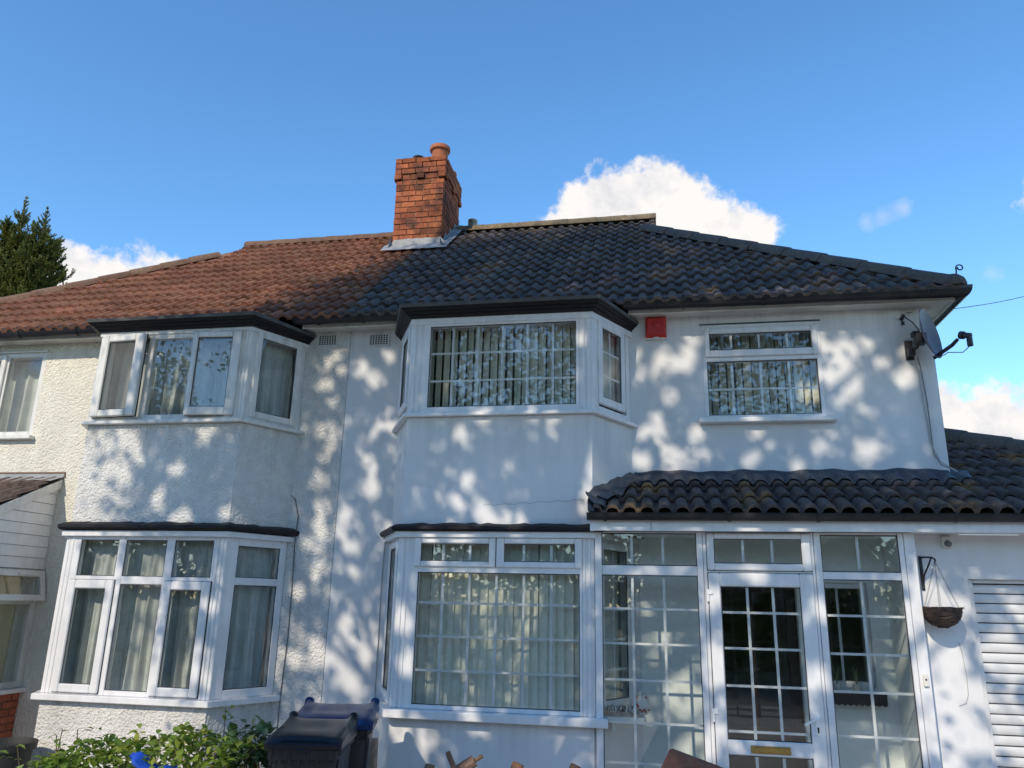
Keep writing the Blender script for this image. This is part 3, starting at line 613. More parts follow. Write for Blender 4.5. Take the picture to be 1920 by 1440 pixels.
# ------------------------------------------------------------------ eaves: fascia, soffit, gutters
def half_round(path, r=.055, lip=.006, dv=1.12):
    """gutter channel along a path of points; profile is an open half pipe"""
    rings = []
    pts = [Vector(p) for p in path]
    for i, p in enumerate(pts):
        if i == 0: t = pts[1]-p
        elif i == len(pts)-1: t = p-pts[i-1]
        else: t = (pts[i+1]-p).normalized() + (p-pts[i-1]).normalized()
        t.z = 0; t.normalize(); side = t.cross(Vector((0, 0, 1)))
        k = 1.0
        if 0 < i < len(pts)-1: k = 1/max(.4, t.dot((pts[i+1]-p).normalized()))
        ring = [p + side*(r*k*math.cos(a)) + Vector((0, 0, -r*dv*math.sin(a))) for a in (math.pi*q/10 for q in range(11))]
        ring += [p + side*((r-lip)*k*math.cos(a)) + Vector((0, 0, -(r-lip)*dv*math.sin(a)+.0005)) for a in (math.pi*(10-q)/10 for q in range(11))]
        rings.append(ring)
    return MB().loft(rings)
def gutter_run(H, path, br, r=.058, name='gutter', dv=1.7):
    g = half_round(path, r, dv=dv).build(name, M['black_pvc'], H)
    for x, y, z in br:
        mb = MB(); rings = []
        for xx in (x-.014, x+.014):
            rings.append([(xx, y - (r+.006)*math.cos(a), z - (r+.006)*dv*math.sin(a)) for a in (math.pi*q/8 for q in range(9))] + [(xx, y+r+.006, z+.012), (xx, y-r-.006, z+.012)])
        mb.loft(rings); mb.build('gutter_bracket', M['black_pvc'], g)
GY, GZ = -.258, 4.800
gutter_run(RIGHT, [(-.24, GY, GZ), (2.885, GY, GZ-.012), (2.885, 4.5, GZ-.02)], [(x, GY, GZ) for x in (.35, 1.1, 1.95, 2.6)])
gutter_run(RIGHT, [(PARTY+.002, GY, GZ), (-2.55, GY, GZ)], [(-2.95, GY, GZ)])
gutter_run(LEFT, [(-3.74, GY, GZ), (PARTY-.002, GY, GZ)], [(-3.45, GY, GZ)])
gutter_run(LEFT, [(-9.3, GY, GZ), (-6.0, GY, GZ)], [(-7.1, GY, GZ), (-6.35, GY, GZ)])
def boards(H, x0, x1, m, right=False):
    MB().xbox(x0, x1, -.19, -.168, 4.683, 4.785).build('fascia_board', m, H, bevel=.004)
    MB().xbox(x0, x1, -.167, -.001, 4.702, 4.714).build('soffit', m, H)
boards(RIGHT, -.19, 2.83, M['board']); boards(RIGHT, PARTY+.001, -2.6, M['board']); boards(LEFT, -3.67, PARTY-.001, M['board']); boards(LEFT, XL-.2, -6.02, M['board'])
b = MB(); b.xbox(2.808, 2.83, -.166, 5.6, 4.683, 4.785); b.build('fascia_board', M['board'], RIGHT, bevel=.004)
b = MB(); b.xbox(XR+.002, 2.806, -.16, 5.6, 4.703, 4.715); b.build('soffit', M['board'], RIGHT)
# black verge end under the corner of the gutter
MB().lathe((HX-.055, HY+.03, EZ+.015), [(.115, 0), (.118, .03), (.105, .075), (.06, .118), (.004, .132)], 16).build('hip_end', M['ridge_dark'], RIGHT, smooth=True)
mb = MB(); pts = []
for i in range(20):
    a = i/19; th = math.radians(200 - 400*a); rr = .034*(1-.5*a); pts.append((HX+.012+rr*math.cos(th), EY, EZ+.20+rr*math.sin(th)))
mb.tube([(HX-.05, EY, EZ+.11), (HX-.022, EY, EZ+.15)] + pts, .007, 6); mb.build('hip_iron', M['dark_metal'], RIGHT)

# ------------------------------------------------------------------ chimney
CH = MB().xbox(CHX0+.012, CHX1-.012, CHY0+.012, CHY1-.012, 5.9, 8.10).build('chimney', M['mortar'], RIGHT)
CH['label'] = 'red brick chimney stack on the ridge'
BH = .0885; NB = 18; ZB = 8.135 - NB*BH
cw, cd = CHX1-CHX0, CHY1-CHY0
def brick_at(cx, cy, cz, lx, ly, lz, name='brick', m=None, par=None):
    j = .004
    mb = MB(); mb.xbox(-lx/2, lx/2, -ly/2, ly/2, -lz/2, lz/2)
    o = bpy.data.objects.new(name, mb.mesh(name, m or M['brick'], bevel=.003)); 
    put(o, par or CH, Matrix.Translation((cx+random.uniform(-j, j)*.5, cy+random.uniform(-j, j), cz)) @ Matrix.Rotation(random.gauss(0, .008), 4, 'Z')); return o
JT = .011
for c in range(NB):
    z = ZB + (c+.5)*BH
    off = 0.0
    if c >= NB-3: off = .028
    elif c == NB-4: off = -1
    px = .022 if off > 0 else 0
    x0, x1, y0, y1 = CHX0-px, CHX1+px, CHY0-px, CHY1+px
    D2 = .10
    # front and back rows
    for face in (0, 1):
        yy = y0+D2/2 if face == 0 else y1-D2/2
        cuts = [x0]
        ln = .2087
        x = x0 + (ln if (c % 2 == 0) else ln*.5)
        while x < x1-.06: cuts.append(x); x += ln
        cuts.append(x1)
        for a, b2 in zip(cuts[:-1], cuts[1:]):
            brick_at((a+b2)/2, yy + (random.uniform(-.003, .003)), z, b2-a-JT, D2, BH-JT)
    # side rows
    for face in (0, 1):
        xx = x1-D2/2 if face == 0 else x0+D2/2
        ya, yb = y0+D2+JT, y1-D2-JT
        cuts = [ya]; x = ya + (.2087 if c % 2 else .104)
        while x < yb-.05: cuts.append(x); x += .2087
        cuts.append(yb)
        for a, b2 in zip(cuts[:-1], cuts[1:]): brick_at(xx, (a+b2)/2, z, D2, b2-a-JT, BH-JT)
# corbel dentils below the projecting courses
z = ZB + (NB-4+.5)*BH
for xx in (CHX0+.035, CHX0+.375, CHX1-.03): brick_at(xx, CHY0-.006, z, .105, .06, BH-JT)
for yy in (CHY0+.06, CHY0+.48, CHY1-.05): brick_at(CHX1+.003, yy, z, .06, .105, BH-JT); brick_at(CHX0-.003, yy, z, .06, .105, BH-JT)
MB().loft([[(CHX0+.0, CHY0+.0, 8.10), (CHX1, CHY0, 8.10), (CHX1, CHY1, 8.10), (CHX0, CHY1, 8.10)], [(CHX0+.1, CHY0+.1, 8.17), (CHX1-.1, CHY0+.1, 8.17), (CHX1-.1, CHY1-.1, 8.17), (CHX0+.1, CHY1-.1, 8.17)]]).build('mortar_cap', M['mortar'], CH)
def pot(x, y, z, r, h):
    MB().lathe((x, y, z), [(r*.98, 0), (r*.92, h*.2), (r*.9, h*.72), (r*.95, h*.76), (r*1.14, h*.80), (r*1.17, h*.9), (r*1.14, h), (r*.98, h), (r*.9, h*.9), (r*.8, h*.3)], 24).build('chimney_pot', M['terracotta'], CH, smooth=True)
pot(-2.985, 2.30, 8.12, .132, .30); pot(-2.97, 2.72, 8.02, .12, .22)
o = MB().lathe((-3.32, 2.32, 8.13), [(.07, 0), (.07, .05), (.08, .055), (.08, .075), (.07, .08), (.085, .10), (.085, .12), (.07, .125), (.085, .14), (.09, .165), (.03, .19)], 18).build('flue_cowl', M['dark_metal'], CH, smooth=True)
# lead flashing round the foot of the stack
fl = MB(); zz = lambda y: zf(y)+.085
n = 14; rings = []
for i in range(n+1):
    x = CHX0-.10 + (cw+.23)*i/n; w = random.uniform(-.006, .006)
    rings.append([(x, CHY0-.17+w, zz(CHY0-.17)+.004+w), (x, CHY0-.09, zz(CHY0-.09)+.016+w), (x, CHY0-.012, zz(CHY0)+.02), (x, CHY0-.012, zz(CHY0)+.105+w) if CHX0-.01 <= x <= CHX1+.01 else (x, CHY0-.01, zz(CHY0)+.022)])
fl.loft(rings, close=False); o = fl.build('flashing', M['lead'], CH)
fl = MB(); rings = []
for i in range(13):
    y = CHY0-.10 + 1.0*i/12; st = math.floor(i/3)*3/12; w = random.uniform(-.006, .006)
    zs = zz(CHY0-.10+st)+.13
    rings.append([(CHX1+.125+w, y, zz(y)+.01+w), (CHX1+.06, y, zz(y)+.03+w), (CHX1+.012, y, zz(y)+.03), (CHX1+.012, y, min(zz(y)+.20, max(zs, zz(y)+.06)))])
fl.loft(rings, close=False); fl.build('flashing', M['lead'], CH)
fl = MB(); rings = []
for i in range(9):
    y = CHY0-.10 + .9*i/8
    rings.append([(CHX0-.10, y, zz(y)+.01), (CHX0-.012, y, zz(y)+.03), (CHX0-.012, y, zz(y)+.14)])
fl.loft(rings, close=False); fl.build('flashing', M['lead'], CH)
# flue terminal poking up behind the ridge
MB().lathe((-2.62, 3.02, 7.10), [(.05, 0), (.05, .33), (.075, .34), (.075, .40), (.06, .405), (.075, .42), (.075, .47), (.05, .48)], 16).build('flue_pipe', M['zinc'], RIGHT, smooth=True)

mb = MB(); mb.tube([(-1.52+i*.023, -.6205, 2.735+.05*(i/40)+.006*math.sin(i*.9)+.004*math.sin(i*2.3)) for i in range(41)], .0016, 4); mb.build('wall_crack', M['cable'], RIGHT)
# ------------------------------------------------------------------ air bricks and small things on the walls
def air_vent(H, x0, x1, z0, z1, y, m):
    v = MB().xbox(x0, x1, y-.014, y-.001, z0, z1).build('air_vent', m, H, bevel=.003)
    mb = MB()
    for i in range(7):
        for j in range(5):
            cx = x0+(x1-x0)*(i+1)/8; cz = z0+(z1-z0)*(j+1)/6; mb.xbox(cx-.0085, cx+.0085, y-.0165, y-.012, cz-.008, cz+.008)
    mb.build('vent_hole', M['hole'], v)
air_vent(LEFT, -3.555, -3.325, 4.535, 4.67, -.006, M['vent']); air_vent(RIGHT, -2.975, -2.735, 4.52, 4.655, 0, M['render'])

AL = thing('alarm_box', 'red burglar alarm box on the white wall beside the upper bay', 'alarm box', (.08, 0, 4.48))
mb = MB(); x0, x1, z0, z1 = -.022, .186, 4.478, 4.699
mb.loft([[(x0, -.002, z0), (x1, -.002, z0), (x1, -.002, z1), (x0, -.002, z1)], [(x0, -.05, z0), (x1, -.05, z0), (x1, -.05, z1), (x0, -.05, z1)], [(x0+.02, -.082, z0+.03), (x1-.02, -.082, z0+.03), (x1-.02, -.075, z1-.02), (x0+.02, -.075, z1-.02)]])
mb.build('cover', M['red_plastic'], AL, bevel=.006)
MB().lathe((.082, -.075, 4.60), [(.034, 0), (.030, .012), (.014, .02)], 16, (0, -1, 0)).build('beacon', M['red_plastic'], AL, smooth=True)
b = MB(); b.xbox(.055, .11, -.056, -.03, 4.470, 4.492); b.build('clip', M['ceramic'], AL); MB().xbox(x0+.004, x1-.004, -.046, -.003, 4.468, 4.477).build('base_plate', M['ceramic'], AL)

DI = thing('satellite_dish', 'grey satellite dish on a black wall bracket at the corner of the white house', 'satellite dish', (2.49, 0, 4.3))
n_ = Vector((.78, -.60, .14)).normalized(); cdish = Vector((2.555, -.27, 4.345)); t1 = Vector((0, 0, 1)).cross(n_).normalized(); t2 = n_.cross(t1)
mb = MB(); NA = 28; rings = []
for k in range(6):
    r = k/5; rings.append([cdish + t1*(.205*r*math.cos(a)) + t2*(.245*r*math.sin(a)) + n_*(.055*(r*r-1)) for a in (2*math.pi*i/NA for i in range(NA))])
for k in range(5, -1, -1):
    r = k/5; rings.append([cdish + t1*(.208*r*math.cos(a)) + t2*(.248*r*math.sin(a)) + n_*(.055*(r*r-1)-.008) for a in (2*math.pi*i/NA for i in range(NA))])
mb.loft(rings, cap=False); mb.build('reflector', M['dish'], DI, smooth=True)
foot = cdish - t2*.235 + n_*.0; lnb = Vector((2.735, -.50, 4.235))
mb = MB(); mb.tube([foot - n_*.04, foot + (lnb-foot)*.55 - Vector((0, 0, .0)), lnb + Vector((-.05, .02, -.03))], [.017, .017, .015], 8); mb.build('arm', M['dark_metal'], DI)
dv = (cdish+n_*-.02 - lnb).normalized()
b = MB(); b.tube([lnb - dv*.06, lnb + dv*.0], .026, 10); b.tube([lnb+dv*.0, lnb + dv*.035], .036, 12); b.tube([lnb - dv*.045, lnb - dv*.045 - Vector((0, 0, .095))], .024, 10); b.build('receiver', M['dark_metal'], DI, smooth=True)
b = MB(); b.tube([lnb - dv*.045 + Vector((0, 0, -.09)), lnb + Vector((-.02, .02, -.15)), lnb + Vector((-.12, .09, -.125)), foot + (lnb-foot)*.25 + Vector((0, 0, -.03)), foot], .0045, 5); b.build('lead', M['cable'], DI)
b = MB(); b.xbox(2.395, 2.465, -.03, -.002, 4.17, 4.36); b.tube([(2.43, -.02, 4.25), (2.45, -.16, 4.25), (2.47, -.18, 4.30)], .022, 8); b.xbox(2.44, 2.53, -.235, -.13, 4.27, 4.37); b.xbox(2.40, 2.46, -.10, -.03, 4.19, 4.27); b.xbox(2.43, 2.50, -.16, -.10, 4.36, 4.41); b.build('wall_bracket', M['dark_metal'], DI, bevel=.006)

def cable(name, label, pts, r, m, clips=None):
    mb = MB(); mb.tube(pts, r, 5); o = mb.build(name, m); tag(o, label, 'cable'); return o
cable('coaxial_cable', 'pale coaxial cable running down the wall corner from the satellite dish', [(2.46, -.03, 4.22), (2.475, -.012, 4.1), (2.49, -.012, 4.04), (2.505, -.012, 3.73), (2.517, -.012, 3.5), (2.522, -.012, 3.36), (2.57, -.03, 3.2), (2.66, -.13, 3.09)], .0055, M['cable_white'])
cable('coaxial_cable', 'thin grey cable looping beside the pale one down the wall corner', [(2.49, -.03, 4.2), (2.515, -.012, 4.08), (2.532, -.012, 3.75), (2.530, -.012, 3.4), (2.53, -.012, 3.28), (2.575, -.03, 3.17), (2.70, -.17, 3.06)], .0045, M['cable'])
cable('wall_cable', 'grey cable curving down the roughcast wall right of the left bay', [(-3.80, -.12, 2.93), (-3.73, -.02, 2.95), (-3.64, -.014, 2.87), (-3.59, -.014, 2.7), (-3.60, -.014, 2.45), (-3.585, -.014, 1.95), (-3.58, -.014, 1.5), (-3.60, -.014, .95), (-3.6, -.014, .1)], .006, M['cable'])
cable('wall_cable', 'thin cable down the smooth wall beside the ground floor bay window', [(-2.56, -.02, 2.60), (-2.60, -.012, 2.60), (-2.64, -.012, 2.52), (-2.65, -.012, 2.0), (-2.645, -.012, 1.4), (-2.644, -.012, 1.0)], .0055, M['cable_white'])
cable('wall_cable', 'short grey wire loop on the white wall beside the garage shutter', [(2.385, -.452, 1.66), (2.40, -.456, 1.58), (2.41, -.456, 1.40), (2.405, -.456, 1.27), (2.38, -.456, 1.205), (2.33, -.455, 1.185)], .0028, M['cable_white'])
OW = thing('overhead_wire', 'black telephone wire running from the house corner out over the garden', 'wire', (2.4, -.02, 4.55))
A = Vector((2.44, -.06, 4.63)); B = A + (Vector((2.098, -3, 3.619)) - Vector((0, -7.5, 1.9)))*2.1 + Vector((0, -7.5, 1.9)) - A; mb = MB()
mb.tube([A.lerp(B, t) - Vector((0, 0, 4*t*(1-t)*.03)) for t in [i/24 for i in range(25)]], .0042, 5); mb.build('wire', M['dark_metal'], OW)
b = MB(); b.tube([(2.40, -.002, 4.585), (2.40, -.065, 4.60)], .018, 8); b.tube([(2.40, -.03, 4.55), (2.40, -.03, 4.52)], .016, 8); b.build('wall_hook', M['dark_metal'], OW)
b = MB(); b.tube([(2.41, -.06, 4.59), (2.46, -.10, 4.52), (2.50, -.14, 4.42), (2.47, -.1, 4.33)], .006, 5); b.build('drop_lead', M['dark_metal'], OW)

# ------------------------------------------------------------------ lean-to roof over porch and garage
LE = thing('lean_to_roof', 'dark brown roll tiled lean-to roof above the porch and garage', 'roof', (2, -.4, 2.5))
LY, LZ, LTP = -.80, 2.65, .47; LA = math.atan(LTP)
def zl(y): return LZ + (y-LY)*LTP
T_PAN = tile_mesh('roof_tile', M['pantile'], .80, .052, th=.024)
cd_ = Vector((BAYR['w1']-BAYR['f1'], .62, 0)).normalized(); cn = Vector((cd_.y, -cd_.x, 0))
clip_cant = ((BAYR['f1'], BAYR['yf'], 0), tuple(cn))
clip_left = ((-.50, 0, 0), (1, 0, 0))
clip_hipg = ((4.5, 0, 0), tuple(Vector((-1, -1, 0)).normalized()))
GAUGE_L = .31
for j in range(9):
    s = j*GAUGE_L - .045
    y = LY + s*math.cos(LA)
    for k in range(-11, 10):
        x = XR + .004 + k*TW
        if x > XR: lay(LE, T_PAN, 'roof_tile', (0, LY, LZ), LA, x, s, [clip_hipg])
        elif y < -.05: lay(LE, T_PAN, 'roof_tile', (0, LY, LZ), LA, x, s, [clip_cant, clip_left, ((0, -.012, 0), (0, -1, 0))])
dk = MB(); dk.add([(-.5, LY+.02, zl(LY+.02)-.014), (5.4, LY+.02, zl(LY+.02)-.014), (4.5, -.006, zl(-.006)-.014), (-.2, -.006, zl(-.006)-.014), (-.53, -.62, zl(-.62)-.014)], [(0, 1, 2, 3, 4)])
dk.add([(XR+.003, -.006, zl(-.006)-.014), (4.5, -.006, zl(-.006)-.014), (XR+.003, 1.84, zl(1.84)-.014)], [(0, 1, 2)])
dk.add([(5.4, LY+.02, zl(LY)-.014), (XR+.003, 1.85, zl(1.85)-.014), (5.4, 4.6, zl(LY)-.014)], [(0, 1, 2)]); dk.build('roof_slope', M['pantile'], LE)
caps(LE, (5.38, LY+.02, LZ+.05), (XR+.02, 1.84, zl(1.84)+.05), 9, M['ridge_dark'], 'hip_tile', .150, .4, .012)
# flashings: along the wall and along the bay cant, dressed down over the rolls
def roll(x):
    t = ((x-(XR+.004))/(TW/2)) % 1.0; dd = (t-.5)/.40
    return .052*math.sqrt(1-dd*dd) if abs(dd) < 1 else 0
fl = MB(); rings = []
N_ = 150
for i in range(N_+1):
    x = -.165 + (XR+.14+.165)*i/N_; w = .006*math.sin(x*9)+.004*math.sin(x*23+1); e = -.205+.015*math.sin(x*5)+.01*math.sin(x*17)
    ytop = -.006 if x < XR else -.006
    rings.append([(x, e, zl(e)+.046+roll(x)*.95), (x, -.13, zl(-.13)+.060+roll(x)*.75), (x, -.05, zl(-.05)+.075+roll(x)*.35+w), (x, -.018, zl(0)+.085+w), (x, -.012, 3.135+w*1.3) if x < XR else (x, .01, zl(0)+.09), (x, -.003, 3.138+w*1.3) if x < XR else (x, .03, zl(.03)+.09)])
fl.loft(rings, close=False); fl.build('flashing', M['lead_dark'], LE, smooth=True)
fl = MB(); rings = []
for i in range(31):
    t = -.28 + (CL+.23)*i/30
    p = Vector((BAYR['f1'], BAYR['yf'], 0)) + cd_*t if t >= 0 else Vector((-.53, BAYR['yf']+t*.72, 0)); nn = cn if t >= 0 else Vector((1, 0, 0)); zc = zl(p.y); w = .008*math.sin(t*21)+.005*math.sin(t*47)
    def q(o, dz): v = p + nn*o; return (v.x, v.y, zl(v.y)+dz)
    ed = .16+.02*math.sin(t*11)
    if t < 0:
        k = (-t/.28); rings.append([q(ed*.9, .05), q(.1, .075), q(.04, .09+w), q(.015, .10+w), q(-.01-.02*k, .13+.03*k+w), q(-.02-.02*k, .13+.05*k+w)])
    else: rings.append([q(ed, .055+roll((p+cn*ed).x)*.8), q(.10, .085), q(.05, .10+w), q(.018, .11+w), q(.010, .15-.04*max(0, t/CL)+w), q(.002, .155-.04*max(0, t/CL)+w)])
fl.loft(rings, close=False); fl.build('flashing', M['lead_dark'], LE, smooth=True)
mb = MB(); P_ = [(-.552, -.80, 2.665), (-.49, -.815, 2.668), (-.46, -.74, 2.72), (-.51, -.70, 2.79), (-.548, -.73, 2.82), (-.558, -.77, 2.75)]
mb.add(P_ + [(x+.012, y+.012, z-.01) for x, y, z in P_], [tuple(range(6)), tuple(range(11, 5, -1))] + [(i, 6+i, 6+(i+1) % 6, (i+1) % 6) for i in range(6)]); mb.build('flashing_curl', M['lead_dark'], LE)
gutter_run(LE, [(-.556, -.835, 2.645), (5.5, -.835, 2.63)], [(x, -.835, 2.642) for x in (-.40, .62, 1.32, 2.35, 3.3)], r=.050, dv=1.25)
MB().xbox(-.535, 5.4, -.782, -.760, 2.500, 2.625).build('fascia_board', M['upvc'], LE, bevel=.003)
MB().xbox(-.02, -.0165, -.7845, -.781, 2.502, 2.6).build('board_joint', M['joint'], LE)
MB().xbox(-.535, -.513, -.759, -.63, 2.500, 2.625).build('end_board', M['upvc'], LE)
MB().xbox(-.512, 5.4, -.759, -.45, 2.512, 2.522).build('soffit', M['upvc'], LE)

# ------------------------------------------------------------------ glazed porch
PO = thing('glazed_porch', 'white glazed front porch with a half glazed door beside the bay window', 'porch', (.8, -.64, 0))
PF = Fr((0, -.64, 0), (1, 0, 0), (0, -1, 0))
BT, B0 = 2.505, .10
fm = MB()
def pbox(a0, a1, b0, b1, c0=-.06, c1=.0): fm.box(PF, a0, a1, b0, b1, c0, c1)
pbox(-.505, -.447, B0, BT, -.06, .012)
pbox(.356, .405, B0, BT, -.06, .010); pbox(.408, .436, B0, BT, -.06, .004)
pbox(1.280, 1.302, B0, BT, -.06, .004); pbox(1.305, 1.357, B0, BT, -.06, .010)
pbox(1.960, 2.000, B0, BT, -.06, .010); pbox(2.003, 2.085, B0, BT, -.18, .014)
pbox(-.447, .356, 2.14, 2.222); pbox(-.447, .356, 2.492, BT); pbox(-.447, .356, B0, .17)
pbox(1.357, 1.960, 2.128, 2.190); pbox(1.357, 1.960, 2.485, BT); pbox(1.357, 1.960, B0, .17)
pbox(.436, 1.28, 2.172, 2.186, -.06, .0); pbox(.436, 1.28, 2.496, BT)
fm.build('frame', M['upvc'], PO, bevel=.005)
V1, H1 = (-.190, .074), (1.864, 1.582, 1.296, .970, .667, .40)
pane(PO, PF, -.447, .356, 2.222, 2.492, -.014, V1); pane(PO, PF, -.447, .356, .17, 2.14, -.014, V1, H1)
V2, H2 = (1.651,), (1.846, 1.553, 1.270, .947, .655, .39)
pane(PO, PF, 1.357, 1.960, 2.190, 2.485, -.014, V2); pane(PO, PF, 1.357, 1.960, .17, 2.128, -.014, V2, H2)
for r in ((-.447, .356, 2.222, 2.492), (-.447, .356, .17, 2.14), (1.357, 1.960, 2.190, 2.485), (1.357, 1.960, .17, 2.128)): seal(PO, PF, *r, -.002)
sash(PO, PF, .440, 1.276, 2.190, 2.494, (.497, 1.203, 2.246, 2.449), -.01, .030, (.735, .970))
# door leaf
dm = MB(); PD = (.535, 1.170)
dm.box(PF, .442, PD[0], B0, 2.168, -.05, .022); dm.box(PF, PD[1], 1.276, B0, 2.168, -.05, .022)
dm.box(PF, PD[0], PD[1], 2.060, 2.168, -.05, .022); dm.box(PF, PD[0], PD[1], .775, .885, -.05, .022); dm.box(PF, PD[0], PD[1], B0, .22, -.05, .022)
DO = dm.build('door', M['upvc'], PO, bevel=.009)
pane(DO, PF, PD[0]+.004, PD[1]-.004, .889, 2.056, -.002, (.751, .955), (1.852, 1.571, 1.284, .944)); pane(DO, PF, PD[0]+.004, PD[1]-.004, .224, .771, -.002, (.751, .955), (.50,))
seal(DO, PF, PD[0], PD[1], .885, 2.06, .006); seal(DO, PF, PD[0], PD[1], .22, .775, .006); MB().frame(PF, .437, 1.281, B0, 2.173, .012, -.04, -.004).build('seal', M['joint'], DO)
b = MB(); b.box(PF, .706, 1.006, .795, .852, .022, .032); b.build('letterbox', M['brass'], DO, bevel=.004)
b = MB(); b.box(PF, .722, .990, .807, .840, .033, .038); b.build('letterbox_flap', M['brass'], DO, bevel=.003)
b = MB(); b.box(PF, 1.203, 1.238, .945, 1.11, .022, .030); b.tube([PF.p(1.221, 1.075, .03), PF.p(1.221, 1.075, .062), PF.p(1.205, 1.070, .068), PF.p(1.115, 1.022, .066)], [.011, .012, .012, .009], 8); b.build('handle', M['chrome'], DO, bevel=.002)
b = MB(); b.box(PF, 1.215, 1.226, .965, .995, .0295, .0325); b.tube([PF.p(1.2205, .998, .0295), PF.p(1.2205, .998, .0325)], .008, 10); b.build('keyhole', M['hole'], DO)
for z in (2.01, 1.085, .32):
    b = MB(); b.box(PF, .418, .470, z-.015, z+.018, .020, .033); b.tube([PF.p(.432, z-.075, .022), PF.p(.432, z+.025, .022)], .012, 8); b.build('hinge', M['chrome'], DO)
b = MB(); b.xbox(2.025, 2.06, -.676, -.655, 1.335, 1.425); bb = b.build('doorbell', M['ceramic'], PO, bevel=.003)
MB().lathe((2.0425, -.676, 1.385), [(.008, 0), (.006, .004)], 10, (0, -1, 0)).build('button', M['dark_metal'], bb)
# inside of the porch
b = MB(); b.xbox(-.44, 2.0, -.57, -.012, .0, .10); b.xbox(-.30, 2.0, -.57, -.012, 2.506, 2.511); b.xbox(2.0, 2.05, -.57, -.012, .1, 2.505); b.build('inner_lining', M['porch_wall'], PO)
b = MB(); b.xbox(-.14, .455, -.011, -.003, .10, 2.505); b.xbox(1.245, 1.355, -.011, -.003, .10, 2.505); b.xbox(1.845, 2.0, -.011, -.003, .10, 2.505); b.xbox(1.355, 1.845, -.011, -.003, .10, 1.245); b.xbox(1.355, 1.845, -.011, -.003, 2.125, 2.505); b.xbox(.455, 1.245, -.011, -.003, 2.125, 2.505); b.build('back_lining', M['porch_wall'], PO)
# front door of the house, seen through the porch
fd = MB(); IF = Fr((0, .06, 0), (1, 0, 0), (0, -1, 0))
fd.box(IF, .46, .55, .08, 2.12, -.05, .0); fd.box(IF, 1.15, 1.24, .08, 2.12, -.05, .0); fd.box(IF, .55, 1.15, 2.03, 2.12, -.05, .0); fd.box(IF, .55, 1.15, .08, .9, -.05, .0); fd.box(IF, .83, .87, .9, 2.03, -.05, .0)
FD = fd.build('front_door', M['dark_wood'], RIGHT, bevel=.006)
pane(FD, IF, .55, .83, .9, 2.03, -.02); pane(FD, IF, .87, 1.15, .9, 2.03, -.02)
hw = MB(); hw.frame(IF, 1.36, 1.84, 1.25, 2.12, .045, -.05, .03); HW = hw.build('hall_window', M['upvc'], RIGHT, bevel=.004); pane(HW, IF, 1.405, 1.795, 1.295, 2.075, .0, (1.6,))

# things standing in the porch
SH = thing('corner_shelf', 'small white shelf in the left corner of the porch', 'shelf', (-.3, -.3, .95))
b = MB(); b.prism([(-.445, -.575), (-.12, -.575), (-.10, -.50), (-.20, -.10), (-.24, -.05)], .965, 1.0); b.build('board', M['shelf_white'], SH, bevel=.004)
b = MB(); b.prism([(-.38, -.55), (-.36, -.55), (-.22, -.12), (-.24, -.12)], .88, .964); b.build('bracket', M['shelf_white'], SH)
for i, (x, y) in enumerate(((-.385, -.50), (-.300, -.47), (-.215, -.44))):
    t = thing('wire_ball', ['silver wire ball on the porch shelf, nearest the bay window', 'silver wire ball in the middle of the row of three on the porch shelf', 'silver wire ball next to the painted ornament on the porch shelf'][i], 'ornament', (x, y, 1.0), 'silver wire balls on the porch shelf')
    me = MB()
    for k in range(11):
        ax = Vector(RNG.normal(size=3)).normalized(); a = ax.orthogonal().normalized(); c = ax.cross(a)
        me.tube([Vector((x, y, 1.043)) + (a*math.cos(q)+c*math.sin(q))*.040 for q in (2*math.pi*j/14 for j in range(15))], .0042, 4)
    me.build('wire', M['silver'], t); MB().lathe((x, y, 1.005), [(.005, 0), (.024, .012), (.032, .038), (.024, .062), (.004, .075)], 12).build('core', M['dark_metal'], t, smooth=True)
OR = thing('painted_ornament', 'white rounded ornament painted with red spots on the porch shelf', 'ornament', (-.135, -.36, 1.0))
MB().lathe((-.135, -.40, 1.0), [(.02, 0), (.045, .01), (.062, .05), (.066, .10), (.055, .15), (.03, .185), (.01, .195)], 18).build('body', M['ceramic'], OR, smooth=True)
b = MB()
for k in range(9):
    a = RNG.uniform(-2.6, -.5); z = RNG.uniform(.03, .16); r = .064 if .04 < z < .12 else .055
    b.lathe((-.135+r*math.cos(a), -.40+r*math.sin(a), 1.0+z), [(.011, 0), (.007, .006), (.001, .007)], 8, (math.cos(a), math.sin(a), 0))
b.build('painted_spot', M['red_paint'], OR)
b = MB(); b.tube([(-.19, -.40, 1.13), (-.225, -.41, 1.12), (-.225, -.41, 1.06), (-.19, -.40, 1.04)], .008, 6); b.build('handle', M['ceramic'], OR)
WS = thing('wall_shelf', 'dark shelf with a scalloped edge in the right side of the porch', 'shelf', (1.65, -.1, 1.15))
b = MB(); b.xbox(1.42, 1.87, -.20, -.014, 1.205, 1.225); b.build('board', M['dark_wood'], WS)
vs = [(1.42, -.19, 1.204)]; n = 40
top = [(1.42+.45*i/n, 1.204) for i in range(n+1)]; bot = [(x, 1.135-.012*abs(math.sin(i*math.pi/4))) for i, (x, z) in enumerate(top)]
b = MB(); b.loft([[(x, -.195, z), (x, -.195, zb), (x, -.185, zb), (x, -.185, z)] for (x, z), (_, zb) in zip(top, bot)]); b.build('scalloped_edge', M['dark_wood'], WS)
